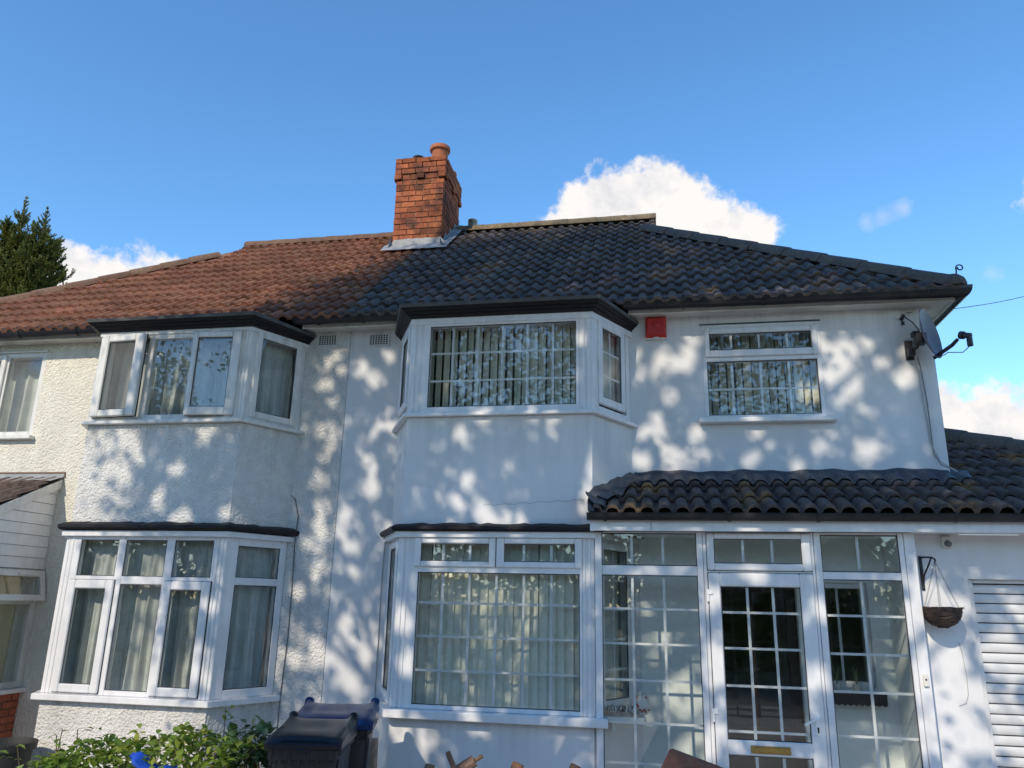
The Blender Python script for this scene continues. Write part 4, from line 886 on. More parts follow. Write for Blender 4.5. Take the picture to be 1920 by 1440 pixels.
for i, x in enumerate((1.50, 1.66)):
    t = thing('plant_pot', ['white pot with a thin stem on the left of the dark porch shelf', 'white pot with a small plant on the right of the dark porch shelf'][i], 'plant pot', (x, -.11, 1.225), 'pots on the dark porch shelf')
    MB().lathe((x, -.11, 1.225), [(.024, 0), (.034, .06), (.036, .062), (.032, .064), (.028, .055)], 14).build('pot', M['ceramic'], t, smooth=True)
    b = MB()
    for k in range(7): b.tube([(x, -.11, 1.28), (x+RNG.uniform(-.02, .02), -.11+RNG.uniform(-.02, .02), 1.34), (x+RNG.uniform(-.05, .05), -.11+RNG.uniform(-.04, .04), 1.42+.12*(1-i)*RNG.random())], [.003, .004, .001], 4)
    b.build('leaf', M['leaf_varieg'], t)

# ------------------------------------------------------------------ garage
GA = thing('garage', 'white garage wall with a ribbed white roller shutter right of the porch', 'garage', (3.7, -.4, 0))
GYW = -.45
wall_mesh(2.087, 5.2, 0, 2.511, GYW, -.30, [(2.515, 4.95, .0, 2.155)]).build('wall', M['render'], GA)
b = MB(); b.xbox(5.0, 5.2, -.299, 4.4, 0, 2.5); b.xbox(XR+.01, 4.999, 4.2, 4.4, 0, 2.5); b.build('side_wall', M['render'], GA)
b = MB(); b.xbox(2.516, 2.565, -.40, -.31, 0, 2.154); b.xbox(4.90, 4.949, -.40, -.31, 0, 2.154); b.xbox(2.566, 4.899, -.40, -.31, 2.125, 2.154); b.build('guide_rail', M['shutter'], GA, bevel=.003)
SHD = MB().xbox(2.56, 4.905, -.345, -.335, .02, 2.13).build('shutter_door', M['joint'], GA)
prof = []
ph = .0765
for i in range(7):
    t = i/6; prof.append((-.352 - .009*math.sin(math.pi*t)**.6, .006 + (ph-.010)*t))
mb = MB(); x0, x1 = -1.165, 1.165
mb.loft([[(x, y, z) for y, z in prof] + [(x, -.347, ph-.004), (x, -.347, .006)] for x in (x0, x1)])
sm = mb.mesh('slat', M['shutter'], smooth=True)
for i in range(27): inst('slat', sm, SHD, Matrix.Translation((3.7325, random.uniform(-.001, .001), 2.118-(i+1)*ph)))
SE = thing('wall_sensor', 'small white sensor under the eaves above the hanging basket', 'sensor', (2.385, GYW, 2.45))
b = MB(); b.xbox(2.345, 2.425, GYW-.045, GYW-.002, 2.40, 2.495); b.build('housing', M['ceramic'], SE, bevel=.01); MB().lathe((2.385, GYW-.045, 2.435), [(.028, 0), (.026, .02), (.014, .032), (.002, .036)], 14, (0, -1, -.25)).build('lens', M['cable'], SE, smooth=True)

HB = thing('hanging_basket', 'dark wicker hanging basket on three chains beside the porch', 'hanging basket', (2.235, -.60, 1.78))
bc = Vector((2.235, -.605, 1.925)); R0, H0 = .146, .15
mb = MB()
MB().lathe(bc-Vector((0, 0, H0)), [(.03, .004), (.085, .018), (.12, .06), (.138, H0-.01), (.132, H0-.012), (.11, .07), (.07, .03), (.01, .02)], 22).build('liner', M['wicker'], HB, smooth=True)
for k in range(26):
    z = k/25*H0; r0 = R0*math.sqrt(max(.06, 1-((H0-z)/H0)**2.2)); pts = []
    for q in range(25):
        a = 2*math.pi*q/24 + k; rr = r0*(1+.025*math.sin(q*math.pi+k*math.pi)) + random.uniform(-.002, .004); pts.append(bc + Vector((rr*math.cos(a), rr*math.sin(a), z-H0+random.uniform(-.004, .004))))
    mb.tube(pts, .0045, 4)
for k in range(30):
    a = random.uniform(0, 6.28); p = bc + Vector((R0*math.cos(a), R0*math.sin(a), -.01)); mb.tube([p, p+Vector((random.uniform(-.03, .03), random.uniform(-.03, .03), random.uniform(.0, .022)))], .0025, 4)
mb.build('wicker_bowl', M['wicker'], HB)
hook = Vector((2.232, -.605, 2.285))
for a in (math.radians(8), math.radians(128), math.radians(248)):
    e = bc + Vector((.140*math.cos(a), .140*math.sin(a), 0)); mb = MB(); n = 26
    for i in range(n):
        p = hook.lerp(e, i/n); q = hook.lerp(e, (i+1)/n); m_ = (p+q)/2; t = (q-p).normalized(); sd = t.orthogonal().normalized() if i % 2 else t.cross(t.orthogonal()).normalized()
        hl = (q-p).length*.62
        mb.tube([m_+t*hl*math.cos(w)*.95 + sd*.0048*math.sin(w) for w in (2*math.pi*j/8 for j in range(9))], .0012, 3)
    mb.build('chain', M['dark_metal'], HB)
HK = thing('basket_bracket', 'black iron bracket on the garage wall holding the hanging basket', 'bracket', (2.17, GYW, 2.2))
b = MB(); b.xbox(2.158, 2.182, GYW-.010, GYW-.001, 2.06, 2.335); b.tube([(2.17, GYW-.006, 2.32), (2.185, -.52, 2.322), (2.215, -.60, 2.315), (2.232, -.615, 2.30), (2.236, -.605, 2.284)], .008, 6); b.tube([(2.17, GYW-.006, 2.10), (2.178, -.49, 2.18), (2.20, -.555, 2.26), (2.212, -.59, 2.312)], .007, 6); b.build('iron', M['dark_metal'], HK)
for z in (2.075, 2.2): MB().lathe((2.17, GYW-.010, z), [(.012, 0), (.012, .006), (.004, .010)], 8, (0, -1, 0)).build('bolt', M['dark_metal'], HK)

# ------------------------------------------------------------------ blinds and curtains
def blind(label, fr, a0, a1, z0, z1, c, pitch, rot, jit=.08, group='vertical blinds'):
    base = fr.p((a0+a1)/2, z0, c); t = thing('vertical_blind', label, 'blind', base, group)
    MB().box(fr, a0-.03, a1+.03, z1, z1+.035, c-.02, c+.02).build('headrail', M['upvc'], t)
    w = .089; mb = MB(); pts = [(-w/2, .0), (-w/4, .006), (0, .008), (w/4, .006), (w/2, 0)]
    mb.loft([[(x, y, z) for x, y in pts] + [(x, y-.0015, z) for x, y in pts[::-1]] for z in (0, z1-z0)])
    me = mb.mesh('slat', M['slat_cream'], smooth=True); n = int((a1-a0)/pitch)+1; ah = math.atan2(fr.u.y, fr.u.x)
    for i in range(n):
        p = fr.p(a0+i*pitch, z0+random.uniform(0, .008), c)
        inst('slat', me, t, Matrix.Translation(p) @ Matrix.Rotation(ah + rot + random.gauss(0, jit), 4, 'Z') @ Matrix.Rotation(random.gauss(0, .003), 4, 'Y'))
RAD = math.radians
blind('half open cream vertical blind in the first floor bay window', FRONT, -2.12, -.64, 3.62, 4.50, -.17, .079, RAD(-36), .10)
blind('closed cream vertical blind in the ground floor bay window', FRONT, -2.14, -.60, .99, 2.43, -.17, .077, RAD(-16), .05)
blind('open cream vertical blind in the small window over the porch', URF, .57, 1.62, 3.65, 4.55, -.18, .080, RAD(-48), .12)
for b_, z0, z1, lab in ((BAYR, 3.62, 4.50, 'first floor bay'), (BAYR, 1.0, 2.43, 'ground floor bay')):
    blind('narrow cream blind on the porch side of the ' + lab, cantR(b_), .10, .62, z0, z1, -.15, .079, RAD(-30), .08)
    blind('narrow cream blind on the party wall side of the ' + lab, cantL(b_), CL-.62, CL-.10, z0, z1, -.15, .079, RAD(-30), .08)

def curtain(label, fr, a0, a1, z0, z1, c, m, seed, gather=.5, group='net curtains'):
    r = np.random.default_rng(seed); n = int((a1-a0)/.009); nz = 16; mb = MB(); ph = r.uniform(0, 6, 6); fq = r.uniform(.8, 1.3, 6)
    rows = []
    for j in range(nz+1):
        z = z0 + (z1-z0)*j/nz; t = j/nz; row = []
        for i in range(n+1):
            a = a0 + (a1-a0)*i/n; amp = .010 + .026*(1-t)**.7
            w = amp*(math.sin(a*46*fq[0]+ph[0]+.9*math.sin(a*7+ph[1])+.5*t) + .55*math.sin(a*83*fq[2]+ph[2]+t*.8)) + .010*math.sin(a*19+ph[3]+t*2)
            if t > .93: w = .008*math.sin(a*150+ph[4]) + .004
            row.append(fr.p(a, z, c+w))
        rows.append(row)
    back = [[p - fr.n*.0015 for p in row] for row in rows]
    k = n+1; vs = [p for row in rows for p in row]
    fs = [(j*k+i, j*k+i+1, (j+1)*k+i+1, (j+1)*k+i) for j in range(nz) for i in range(n)]
    mb.add(vs, fs); o = mb.build('net_curtain', m, smooth=True); tag(o, label, 'curtain', group); return o
curtain('grey net curtain across the front of the first floor roughcast bay', FRONT, -5.66, -4.08, 3.60, 4.50, -.17, M['curtain'], 1)
curtain('grey net curtain in the angled side of the first floor roughcast bay', cantR(BAYL), .10, .66, 3.60, 4.52, -.14, M['curtain'], 2)
curtain('grey net curtain across the front of the ground floor roughcast bay', FRONT, -5.66, -4.08, 1.0, 2.42, -.17, M['curtain'], 3)
curtain('grey net curtain in the angled side of the ground floor roughcast bay', cantR(BAYL), .10, .66, 1.0, 2.42, -.14, M['curtain'], 4)
curtain('pale net curtain in the window left of the roughcast bay', FW, -7.92, -6.96, 3.62, 4.56, -.17, M['curtain'], 5)

# ------------------------------------------------------------------ left porch
LP = thing('boarded_porch', 'white boarded side porch with brown roof tiles on the roughcast house', 'porch', (-7.5, -.6, 0))
PX = -6.47
SF = Fr((PX, 0, 0), (0, -1, 0), (1, 0, 0))                 # side wall, facing right; a runs out from the house wall
pz = lambda y: 3.09 + y*.50                                 # underside of the roof at distance y (negative outwards)
nb = 8; zb0, zb1 = 2.13, 3.05
bd = (zb1-zb0)/nb
for i in range(nb):
    z0_, z1_ = zb0+i*bd, zb0+(i+1)*bd-.004
    a_end = min(1.5, max(.03, (3.06-z0_)/.50)); a_end2 = min(1.5, max(.012, (3.06-z1_)/.50))
    mb = MB(); mb.add([SF.p(.009, z0_, .018), SF.p(a_end, z0_, .018), SF.p(a_end2, z1_, .008), SF.p(.009, z1_, .008), SF.p(.009, z0_, 0), SF.p(a_end, z0_, 0), SF.p(a_end2, z1_, 0), SF.p(.009, z1_, 0)],
        [(0, 1, 2, 3), (7, 6, 5, 4), (0, 4, 5, 1), (1, 5, 6, 2), (2, 6, 7, 3), (3, 7, 4, 0)]); mb.build('cladding_board', M['upvc'], LP)
b = MB(); b.box(SF, .0075, 1.5, .9, 2.13, -.10, -.02)
b = MB(); b.box(SF, .008, .08, .95, 2.125, -.06, .0); b.box(SF, 1.42, 1.5, .95, 2.125, -.06, .0); b.box(SF, .08, 1.42, 1.77, 1.83, -.06, .0); b.box(SF, .08, 1.42, .95, 1.01, -.06, .0); b.box(SF, .08, 1.42, 2.085, 2.125, -.06, 0)
PW = b.build('window', M['upvc_old'], LP, bevel=.004)
pane(PW, SF, .08, 1.42, 1.01, 1.77, -.02)
an = math.radians(14); c_, s_ = math.cos(an), math.sin(an)
# top-hung fanlight pushed slightly open
ht = SF.p(0, 2.11, .01)
fs = MB()
def flp(a, h, c): return SF.p(a, 2.11 - h*c_ - c*s_*-1*0, .01 + h*s_ + c)
for (a0, a1, h0, h1) in ((.03, .10, 0, .315), (1.38, 1.45, 0, .315), (.10, 1.38, 0, .065), (.10, 1.38, .25, .315)):
    P = [flp(a, h, c) for a in (a0, a1) for h in (h0, h1) for c in (0, .045)]
    fs.add(P, [(0, 1, 3, 2), (4, 6, 7, 5), (0, 4, 5, 1), (2, 3, 7, 6), (0, 2, 6, 4), (1, 5, 7, 3)])
fs.build('sash', M['upvc_old'], PW, bevel=.006)
mb = MB(); P = [flp(a, h, c) for a in (.10, 1.38) for h in (.065, .25) for c in (.02, .026)]; mb.add(P, [(0, 1, 3, 2), (4, 6, 7, 5), (0, 4, 5, 1), (2, 3, 7, 6), (0, 2, 6, 4), (1, 5, 7, 3)]); mb.build('pane', M['glass'], PW)
b = MB(); b.box(SF, .15, .40, 2.065, 2.08, .07, .085); b.build('vent_strip', M['upvc'], PW)
MB().box(SF, .0075, 1.6, .905, .948, -.08, .075).build('sill', M['upvc'], LP, bevel=.005)
BW = MB().box(SF, .012, 1.5, 0, .90, -.20, -.012).build('base_wall', M['mortar'], LP)
for r in range(11):
    x = .012 + (0 if r % 2 else -.11)
    while x < 1.45:
        a0, a1 = max(.012, x), min(1.5, x+.205)
        if a1-a0 > .04:
            mb = MB(); mb.box(SF, a0+.003, a1-.004, .115+r*.0715, .115+r*.0715+.062, -.05, random.uniform(-.002, .003)); o = mb.build('brick', M['brick_low'], LP if False else BW, bevel=.003)
        x += .215
b = MB(); b.xbox(-9.0, PX-.2, -1.5, -1.4, 0, 2.4); b.xbox(-8.6, PX-.105, -1.4, -.01, 2.40, 2.42); b.build('front_panel', M['upvc_old'], LP)
LPA = math.atan(.50)
M['tile_grey'] = mat('weathered_brown_tile', (.17, .125, .105), .9, spec=.15, col2=(.12, .09, .08), scale=2, var=.25, obj_var=.2, bump=.3, bscale=90, bdist=.006)
T_LP = tile_mesh('roof_tile', M['tile_grey'], .62, .034)
LPY, LPZ = -1.58, 3.11-1.58*.50
for j in range(6):
    s = j*.29 - .03
    for k in range(-7, 0):
        lay(LP, T_LP, 'roof_tile', (0, LPY, LPZ), LPA, PX+.035+k*TW, s, [((0, -.03, 0), (0, -1, 0))])
mb = MB(); 
for y0_, y1_ in ((-1.60, -.01),):
    mb.add([(PX+.035, y0_, 3.10+y0_*.5), (PX+.035, y1_, 3.10+y1_*.5), (-8.9, y1_, 3.10+y1_*.5), (-8.9, y0_, 3.10+y0_*.5)], [(0, 1, 2, 3)])
mb.build('roof_slope', M['tile_grey'], LP)
mb = MB(); P = [SF.p(a, 3.09-.5*a+dz, c) for a in (.010, 1.6) for dz in (-.085, .012) for c in (.02, .05)]; mb.add(P, [(0, 1, 3, 2), (4, 6, 7, 5), (0, 4, 5, 1), (2, 3, 7, 6), (0, 2, 6, 4), (1, 5, 7, 3)]); mb.build('barge_board', M['upvc_old'], LP)
mb = MB(); n = 12; mb.loft([[(PX+.06-1.6*i/n, -.012, 3.165), (PX+.06-1.6*i/n, -.02, 3.125), (PX+.06-1.6*i/n, -.20, 3.10-.10+.055+.01*math.sin(i))] for i in range(n+1)], close=False); mb.build('flashing', M['lead'], LP)
mb = MB(); mb.tube([(PX-.9, -.008, 3.175), (PX+.07, -.008, 3.172), (PX+.07, -.008, 3.12)], .012, 6); mb.build('mortar_fillet', M['mortar'], LP)
curtain('yellow curtain behind the glass of the boarded side porch', SF, .03, 1.4, 1.0, 2.1, -.2, M['curtain_warm'], 8, group=None)
TB = thing('garden_tub', 'round black plastic tub beside the boarded porch', 'tub', (-5.62, -.95, 0))
MB().lathe((-5.66, -1.0, 0), [(.16, 0), (.215, .55), (.24, .56), (.245, .62), (.225, .625), (.20, .58), (.18, .56), (.02, .55)], 28).build('body', M['rubber'], TB, smooth=True)

# ------------------------------------------------------------------ wheelie bins
def bin_(label, x, y, rz, bm_, lm, z0=0.0, k=1.0, kx=.83):
    t = thing('wheelie_bin', label, 'bin', (x, y, z0), 'bins beside the bay window')
    X = Matrix.Translation((x, y, z0)) @ Matrix.Rotation(rz, 4, 'Z') @ Matrix.Diagonal((kx*k, .76*k, k, 1))
    def bl(mb, name, m, par, bevel=0, smooth=False):
        mb.v = [tuple(X @ Vector(v)) for v in mb.v]; return mb.build(name, m, par, bevel, smooth)
    def rr(w, d, z, r=.05, y0=0):
        pts = []
        for cx, cy, a0 in ((w/2-r, d/2-r, 0), (-w/2+r, d/2-r, 90), (-w/2+r, -d/2+r, 180), (w/2-r, -d/2+r, 270)):
            for q in (0, 30, 60, 90): a = math.radians(a0+q); pts.append((cx+r*math.cos(a), cy+r*math.sin(a)+y0, z))
        return pts
    mb = MB(); mb.loft([rr(.44, .50, .05, .06, .02), rr(.45, .52, .12, .06, .02), rr(.535, .66, .88, .055, 0), rr(.535, .66, .89, .055, 0)]); body = bl(mb, 'body', bm_, t, smooth=True)
    mb = MB(); mb.loft([rr(.545, .67, .882, .06), rr(.585, .72, .900, .06), rr(.585, .72, .935, .06), rr(.56, .69, .938, .055)]); bl(mb, 'rim', bm_, body, smooth=True)
    # lid: domed sheet, higher at the back, side ribs rolled up at the back corners
    n, mm = 16, 14; rows = []
    for i in range(n+1):
        v = i/n; yy = -.385 + .76*v; row = []
        for j in range(mm+1):
            u = j/mm*2-1; xx = u*.302
            z = 1.0 + .034*v**.8 - .02*(1-v)**6
            if abs(u) < .72: z += .012*(1-(abs(u)/.72)**4)*min(1, 6*v, 8*(1-v)) - .010*math.exp(-((v-.45)/.22)**2)*(1-(abs(u)/.72)**2)
            rib = math.exp(-((abs(u)-.84)/.10)**2)
            z += rib*(.006 + .055*max(0, v-.35)**1.2*1.4 - .03*max(0, v-.93)/.07)
            if abs(u) > .97 or i == 0: z -= .018
            row.append((xx, yy, z))
        rows.append(row)
    low = [[(x_, y_, .936) for x_, y_, z_ in row] for row in rows]
    mb = MB(); w = mm+1; vs = [p for r_ in rows for p in r_]; fs = [(i*w+j, i*w+j+1, (i+1)*w+j+1, (i+1)*w+j) for i in range(n) for j in range(mm)]
    per = [(0, j) for j in range(mm)] + [(i, mm) for i in range(n)] + [(n, j) for j in range(mm, 0, -1)] + [(i, 0) for i in range(n, 0, -1)]
    kk = len(vs); ring = [i*w+j for i, j in per]; vs += [(rows[i][j][0]*1.0, rows[i][j][1], .932) for i, j in per]
    fs += [(ring[a], kk+a, kk+(a+1) % len(per), ring[(a+1) % len(per)]) for a in range(len(per))]
    mb.add(vs, fs); lid = bl(mb, 'lid', lm, t, smooth=True)
    mb = MB(); mb.xbox(-.296, .296, -.400, -.378, .925, .962); mb.xbox(-.05, .05, -.406, -.378, .905, .935); bl(mb, 'lid_lip', lm, lid, bevel=.005)
    mb = MB(); mb.xbox(-.27, .27, -.372, -.345, .86, .928); [mb.xbox(-.25+.0715*q, -.235+.0715*q, -.386, -.37, .83, .925) for q in range(8)]; bl(mb, 'lifting_comb', bm_, body, bevel=.004)
    for s in (-1, 1):
        mb = MB(); mb.tube([(s*.262, .30, .985), (s*.262, .36, 1.055), (s*.262, .41, 1.052), (s*.262, .43, 1.0)], [.03, .036, .034, .028], 10); bl(mb, 'hinge', lm, lid, smooth=True)
        mb = MB(); mb.xbox(s*.215-.012, s*.215+.012, .33, .42, .93, .99); bl(mb, 'hinge_bracket', bm_, body)
        mb = MB(); mb.lathe((s*.235-.03*s, .27, .10), [(.03, 0), (.098, .002), (.10, .02), (.10, .04), (.095, .05), (.03, .052)], 18, (s, 0, 0)); bl(mb, 'wheel', M['rubber'], t, smooth=True)
        mb = MB(); mb.add([(s*.267, -.30, .86), (s*.267, -.28, .86), (s*.232, -.20, .2), (s*.232, -.22, .2), (s*.276, -.30, .86), (s*.276, -.28, .86), (s*.241, -.20, .2), (s*.241, -.22, .2)], [(0, 1, 2, 3), (7, 6, 5, 4), (0, 4, 5, 1), (1, 5, 6, 2), (2, 6, 7, 3), (3, 7, 4, 0)]); bl(mb, 'side_rib', bm_, body)
    mb = MB(); mb.tube([(-.24, .43, .985), (.24, .43, .985)], .017, 8); bl(mb, 'handle', bm_, body, smooth=True)
    return t, X
bt, bX = bin_('black wheelie bin with scuffed front and dark grey lid', -2.325, -2.10, math.radians(11), M['bin_body'], M['lid_dark'], .025)
bin_('navy wheelie bin with glossy blue lid behind the black bin', -2.44, -1.42, math.radians(15), M['bin_blue'], M['lid_blue'], .045, 1.0, 1.0)
b = MB()
for (x, z), pts in (((-.14, .76), [(0, 0), (.03, .02), (.05, .055), (.02, .04), (-.02, .05), (-.01, .02)]), ((.13, .66), [(0, 0), (.02, .015), (.012, .04), (.03, .07), (.015, .075), (-.005, .04)])):
    b.add([(x+px, -.332+(.88-z-pz_)*.085+.0005-.004, z+pz_) for px, pz_ in pts], [tuple(range(len(pts)))])
b.v = [tuple(bX @ Vector(v)) for v in b.v]
sc_ = b.build('paint_scuff', M['ridge_lichen'], [o for o in bt.children if o.name.startswith('body')][0])

# ------------------------------------------------------------------ timber and odds in the front garden
o = MB().lathe((-2.30, -.92, 0), [(.033, 0), (.034, .3), (.033, .6), (.035, .78), (.032, .795), (.02, .80)], 12); o.v = [(x+random.uniform(-.003, .003), y+random.uniform(-.003, .003), z) for x, y, z in o.v]
tag(o.build('garden_post', M['wood_grey'], smooth=True), 'rough pinkish post standing between the bins and the bay', 'post')
TP_ = thing('cross_pegged_post', 'dark brown timber post leaning with a cross peg near its end', 'timber post', (-2.0, -1.75, .1))
def leaning(mb, a, c, r, n=12, sq=False): mb.tube([a, Vector(a).lerp(Vector(c), .5), c], r, 4 if sq else n)
mb = MB(); leaning(mb, (-2.35, -1.95, .15), (-1.30, -1.62, .805), .042, 8); mb.build('post', M['wood_old'], TP_, bevel=.004)
mb = MB(); leaning(mb, (-1.39, -1.70, .68), (-1.475, -1.72, .87), .022, sq=True); mb.build('peg', M['wood_old'], TP_, bevel=.003)
mb = MB(); leaning(mb, (-1.30, -1.62, .805), (-1.245, -1.603, .835), .014, 8); mb.build('dowel', M['wood_old'], TP_)
mb = MB(); leaning(mb, (-1.63, -1.9, .3), (-1.605, -1.70, .775), .035, 10); tag(mb.build('garden_stake', M['wood_old'], smooth=True), 'dark round stake top left of the cross pegged post', 'stake')
mb = MB(); leaning(mb, (-1.22, -1.72, .15), (-.985, -1.60, .80), .044, 14); tag(mb.build('round_post', M['wood_warm'], smooth=True, bevel=.006), 'orange brown round post leaning beside the cross pegged post', 'timber post', 'leaning round posts')
mb = MB(); leaning(mb, (-.86, -1.72, .15), (-.575, -1.60, .81), .042, 14); tag(mb.build('round_post', M['wood_warm'], smooth=True, bevel=.006), 'orange brown round post leaning nearer to the porch', 'timber post', 'leaning round posts')
PB = thing('brown_panel', 'brown painted wooden panel leaning in front of the porch', 'panel', (.3, -1.7, 0))
mb = MB(); 
A0, A1 = Vector((.065, -1.62, .95)), Vector((.60, -1.30, .735))
dn = Vector((-.40, -.20, -.75)).normalized()*.8; th = Vector((.02, .045, .0))
P = [A0, A1, A1+dn, A0+dn]; mb.add(P + [p+th for p in P], [(0, 1, 2, 3), (7, 6, 5, 4), (0, 4, 5, 1), (1, 5, 6, 2), (2, 6, 7, 3), (3, 7, 4, 0)]); mb.build('board', M['panel_brown'], PB, bevel=.006)

# ------------------------------------------------------------------ plants
def leaf_mesh(name, L_, W_, m, curl=.25, seed=0):
    mb = MB(); n = 4; prof = [(0, .02), (.28, .85), (.6, 1.0), (1.0, .03)]; vs = []
    for t, w in prof:
        z = -curl*L_*t*t
        vs += [(-w*W_/2, t*L_, z+.12*W_*w), (0, t*L_, z), (w*W_/2, t*L_, z+.12*W_*w)]
    fs = []
    for i in range(3):
        for j in (0, 1): fs.append((i*3+j, i*3+j+1, (i+1)*3+j+1, (i+1)*3+j))
    mb.add(vs, fs); return mb.mesh(name, m, smooth=True)
def rand_rot(p, out, r):
    d = Vector((out.x+r.normal(0, .5), out.y+r.normal(0, .5), out.z*.35+r.normal(0, .35))); d.normalize()
    y = d; up = Vector((r.normal(0, .35), r.normal(0, .35), 1)); x = y.cross(up).normalized(); z = x.cross(y)
    return Matrix(((x.x, y.x, z.x, p.x), (x.y, y.y, z.y, p.y), (x.z, y.z, z.z, p.z), (0, 0, 0, 1)))
def shrub(name, label, cat, surf, n_top, n_fill, lm, L_, W_, seed, stems=14):
    """surf(r) gives a point in the shrub and the outward direction"""
    r = np.random.default_rng(seed); pts = [surf(r) for _ in range(n_top+n_fill)]
    base = Vector((sum(p.x for p, _ in pts)/len(pts), sum(p.y for p, _ in pts)/len(pts), 0)); t = thing(name, label, cat, base)
    pts.sort(key=lambda q: -(q[0].z - q[0].y*.15 + r.normal(0, .04)))
    mes = [leaf_mesh('leaf', L_*k, W_*k*w, lm, c) for k, w, c in ((1, 1, .25), (.8, 1.1, .1), (1.2, .9, .4), (.65, 1, .2))]
    for i, (p, d) in enumerate(pts[:n_top]): inst('leaf', mes[i % 4], t, rand_rot(p, d, r))
    mb = MB()
    for i, (p, d) in enumerate(pts[n_top:]):
        me = mes[i % 4]; X = rand_rot(p, d, r); mb.add([X @ v.co for v in me.vertices], [tuple(q.vertices) for q in me.polygons])
    o = mb.build('foliage', lm, t); o['kind'] = 'stuff'
    mb = MB()
    for k in range(stems):
        p, d = pts[int(r.integers(0, n_top))]; a = Vector((p.x*.6+base.x*.4, p.y*.6+base.y*.4, 0)); mb.tube([a, a.lerp(p, .55)+Vector((r.normal(0, .03), 0, .05)), p], [.008, .006, .003], 5)
    mb.build('stem', M['twig'], t)
    return t
def hedge_pt(r):
    x = r.uniform(-4.85, -2.78); top = float(np.interp(x, [-4.9, -4.5, -4.26, -3.86, -3.45, -3.05, -2.8], [.45, .66, .76, .88, .93, .95, .93])) + .03*math.sin(x*7.3) + .03*math.sin(x*17)
    y = -2.15 + r.normal(0, .24); u = r.random()**2.2
    return Vector((x, y, top - u*.55 - ((y+2.15)/.5)**2*.22)), Vector((r.normal(0, .4), (y+2.15)*1.5-.25, 1))
shrub('garden_hedge', 'low green leafy hedge under the roughcast bay window', 'hedge', hedge_pt, 300, 2600, M['leaf_hedge'], .066, .046, 5)
def spray_pt(r):
    k = int(r.integers(0, 9)); bx = [-4.22, -4.10, -3.98, -4.55, -3.75, -3.5, -4.7, -3.62, -3.3][k]; hh = [1.03, 1.04, .97, .84, 1.0, 1.02, .80, 1.02, 1.04][k]
    t = r.random(); return Vector((bx + .03*t*((k % 3)-1) + r.normal(0, .012), -2.15 + r.normal(0, .02), .68+(hh-.68)*t)), Vector((r.normal(0, 1), r.normal(0, 1), .6))
shrub('hedge_shoot', 'tall thin shoots standing above the hedge in front of the roughcast bay', 'plant', spray_pt, 70, 10, M['leaf_hedge'], .062, .036, 9, 9)
def var_pt(r):
    a = r.uniform(0, 6.28); e = math.acos(r.uniform(-.2, 1)); rr = r.random()**.4
    d = Vector((math.cos(a)*math.sin(e), math.sin(a)*math.sin(e), math.cos(e)))
    return Vector((-2.93, -1.80, .76)) + Vector((d.x*.20, d.y*.2, d.z*.26))*rr, d
shrub('variegated_shrub', 'shrub with broad pale edged leaves beside the black wheelie bin', 'shrub', var_pt, 160, 160, M['leaf_varieg'], .075, .055, 15)
def tall_pt(r):
    t = r.random(); return Vector((-3.42+.05*math.sin(t*5)+r.normal(0, .022), -1.2+r.normal(0, .02), .55+t*.47)), Vector((r.normal(0, 1), r.normal(0, 1), .5))
shrub('tall_weed', 'slender light green weed standing by the corner of the roughcast bay', 'plant', tall_pt, 34, 4, M['leaf_hedge'], .06, .035, 21, 3)
# blue cloth dropped on the hedge
r_ = np.random.default_rng(4); mb = MB(); rows = []
for i in range(13):
    t = i/12; row = []; c0 = Vector((-3.42+.36*t, -2.47-.06*math.sin(t*4), .86-.11*t+.02*math.sin(t*9)))
    for k in range(10):
        a = 2*math.pi*k/10; rad = (.02+.045*math.sin(math.pi*min(1, t*1.05))**.7)*(1+.35*math.sin(3*a+i*1.7)); row.append(c0 + Vector((.012*math.sin(a*2), math.cos(a)*rad, math.sin(a)*rad*.75)))
    rows.append(row)
mb.loft(rows); tag(mb.build('blue_cloth', M['blue_cloth'], smooth=True), 'crumpled bright blue cloth lying on the green hedge', 'cloth')

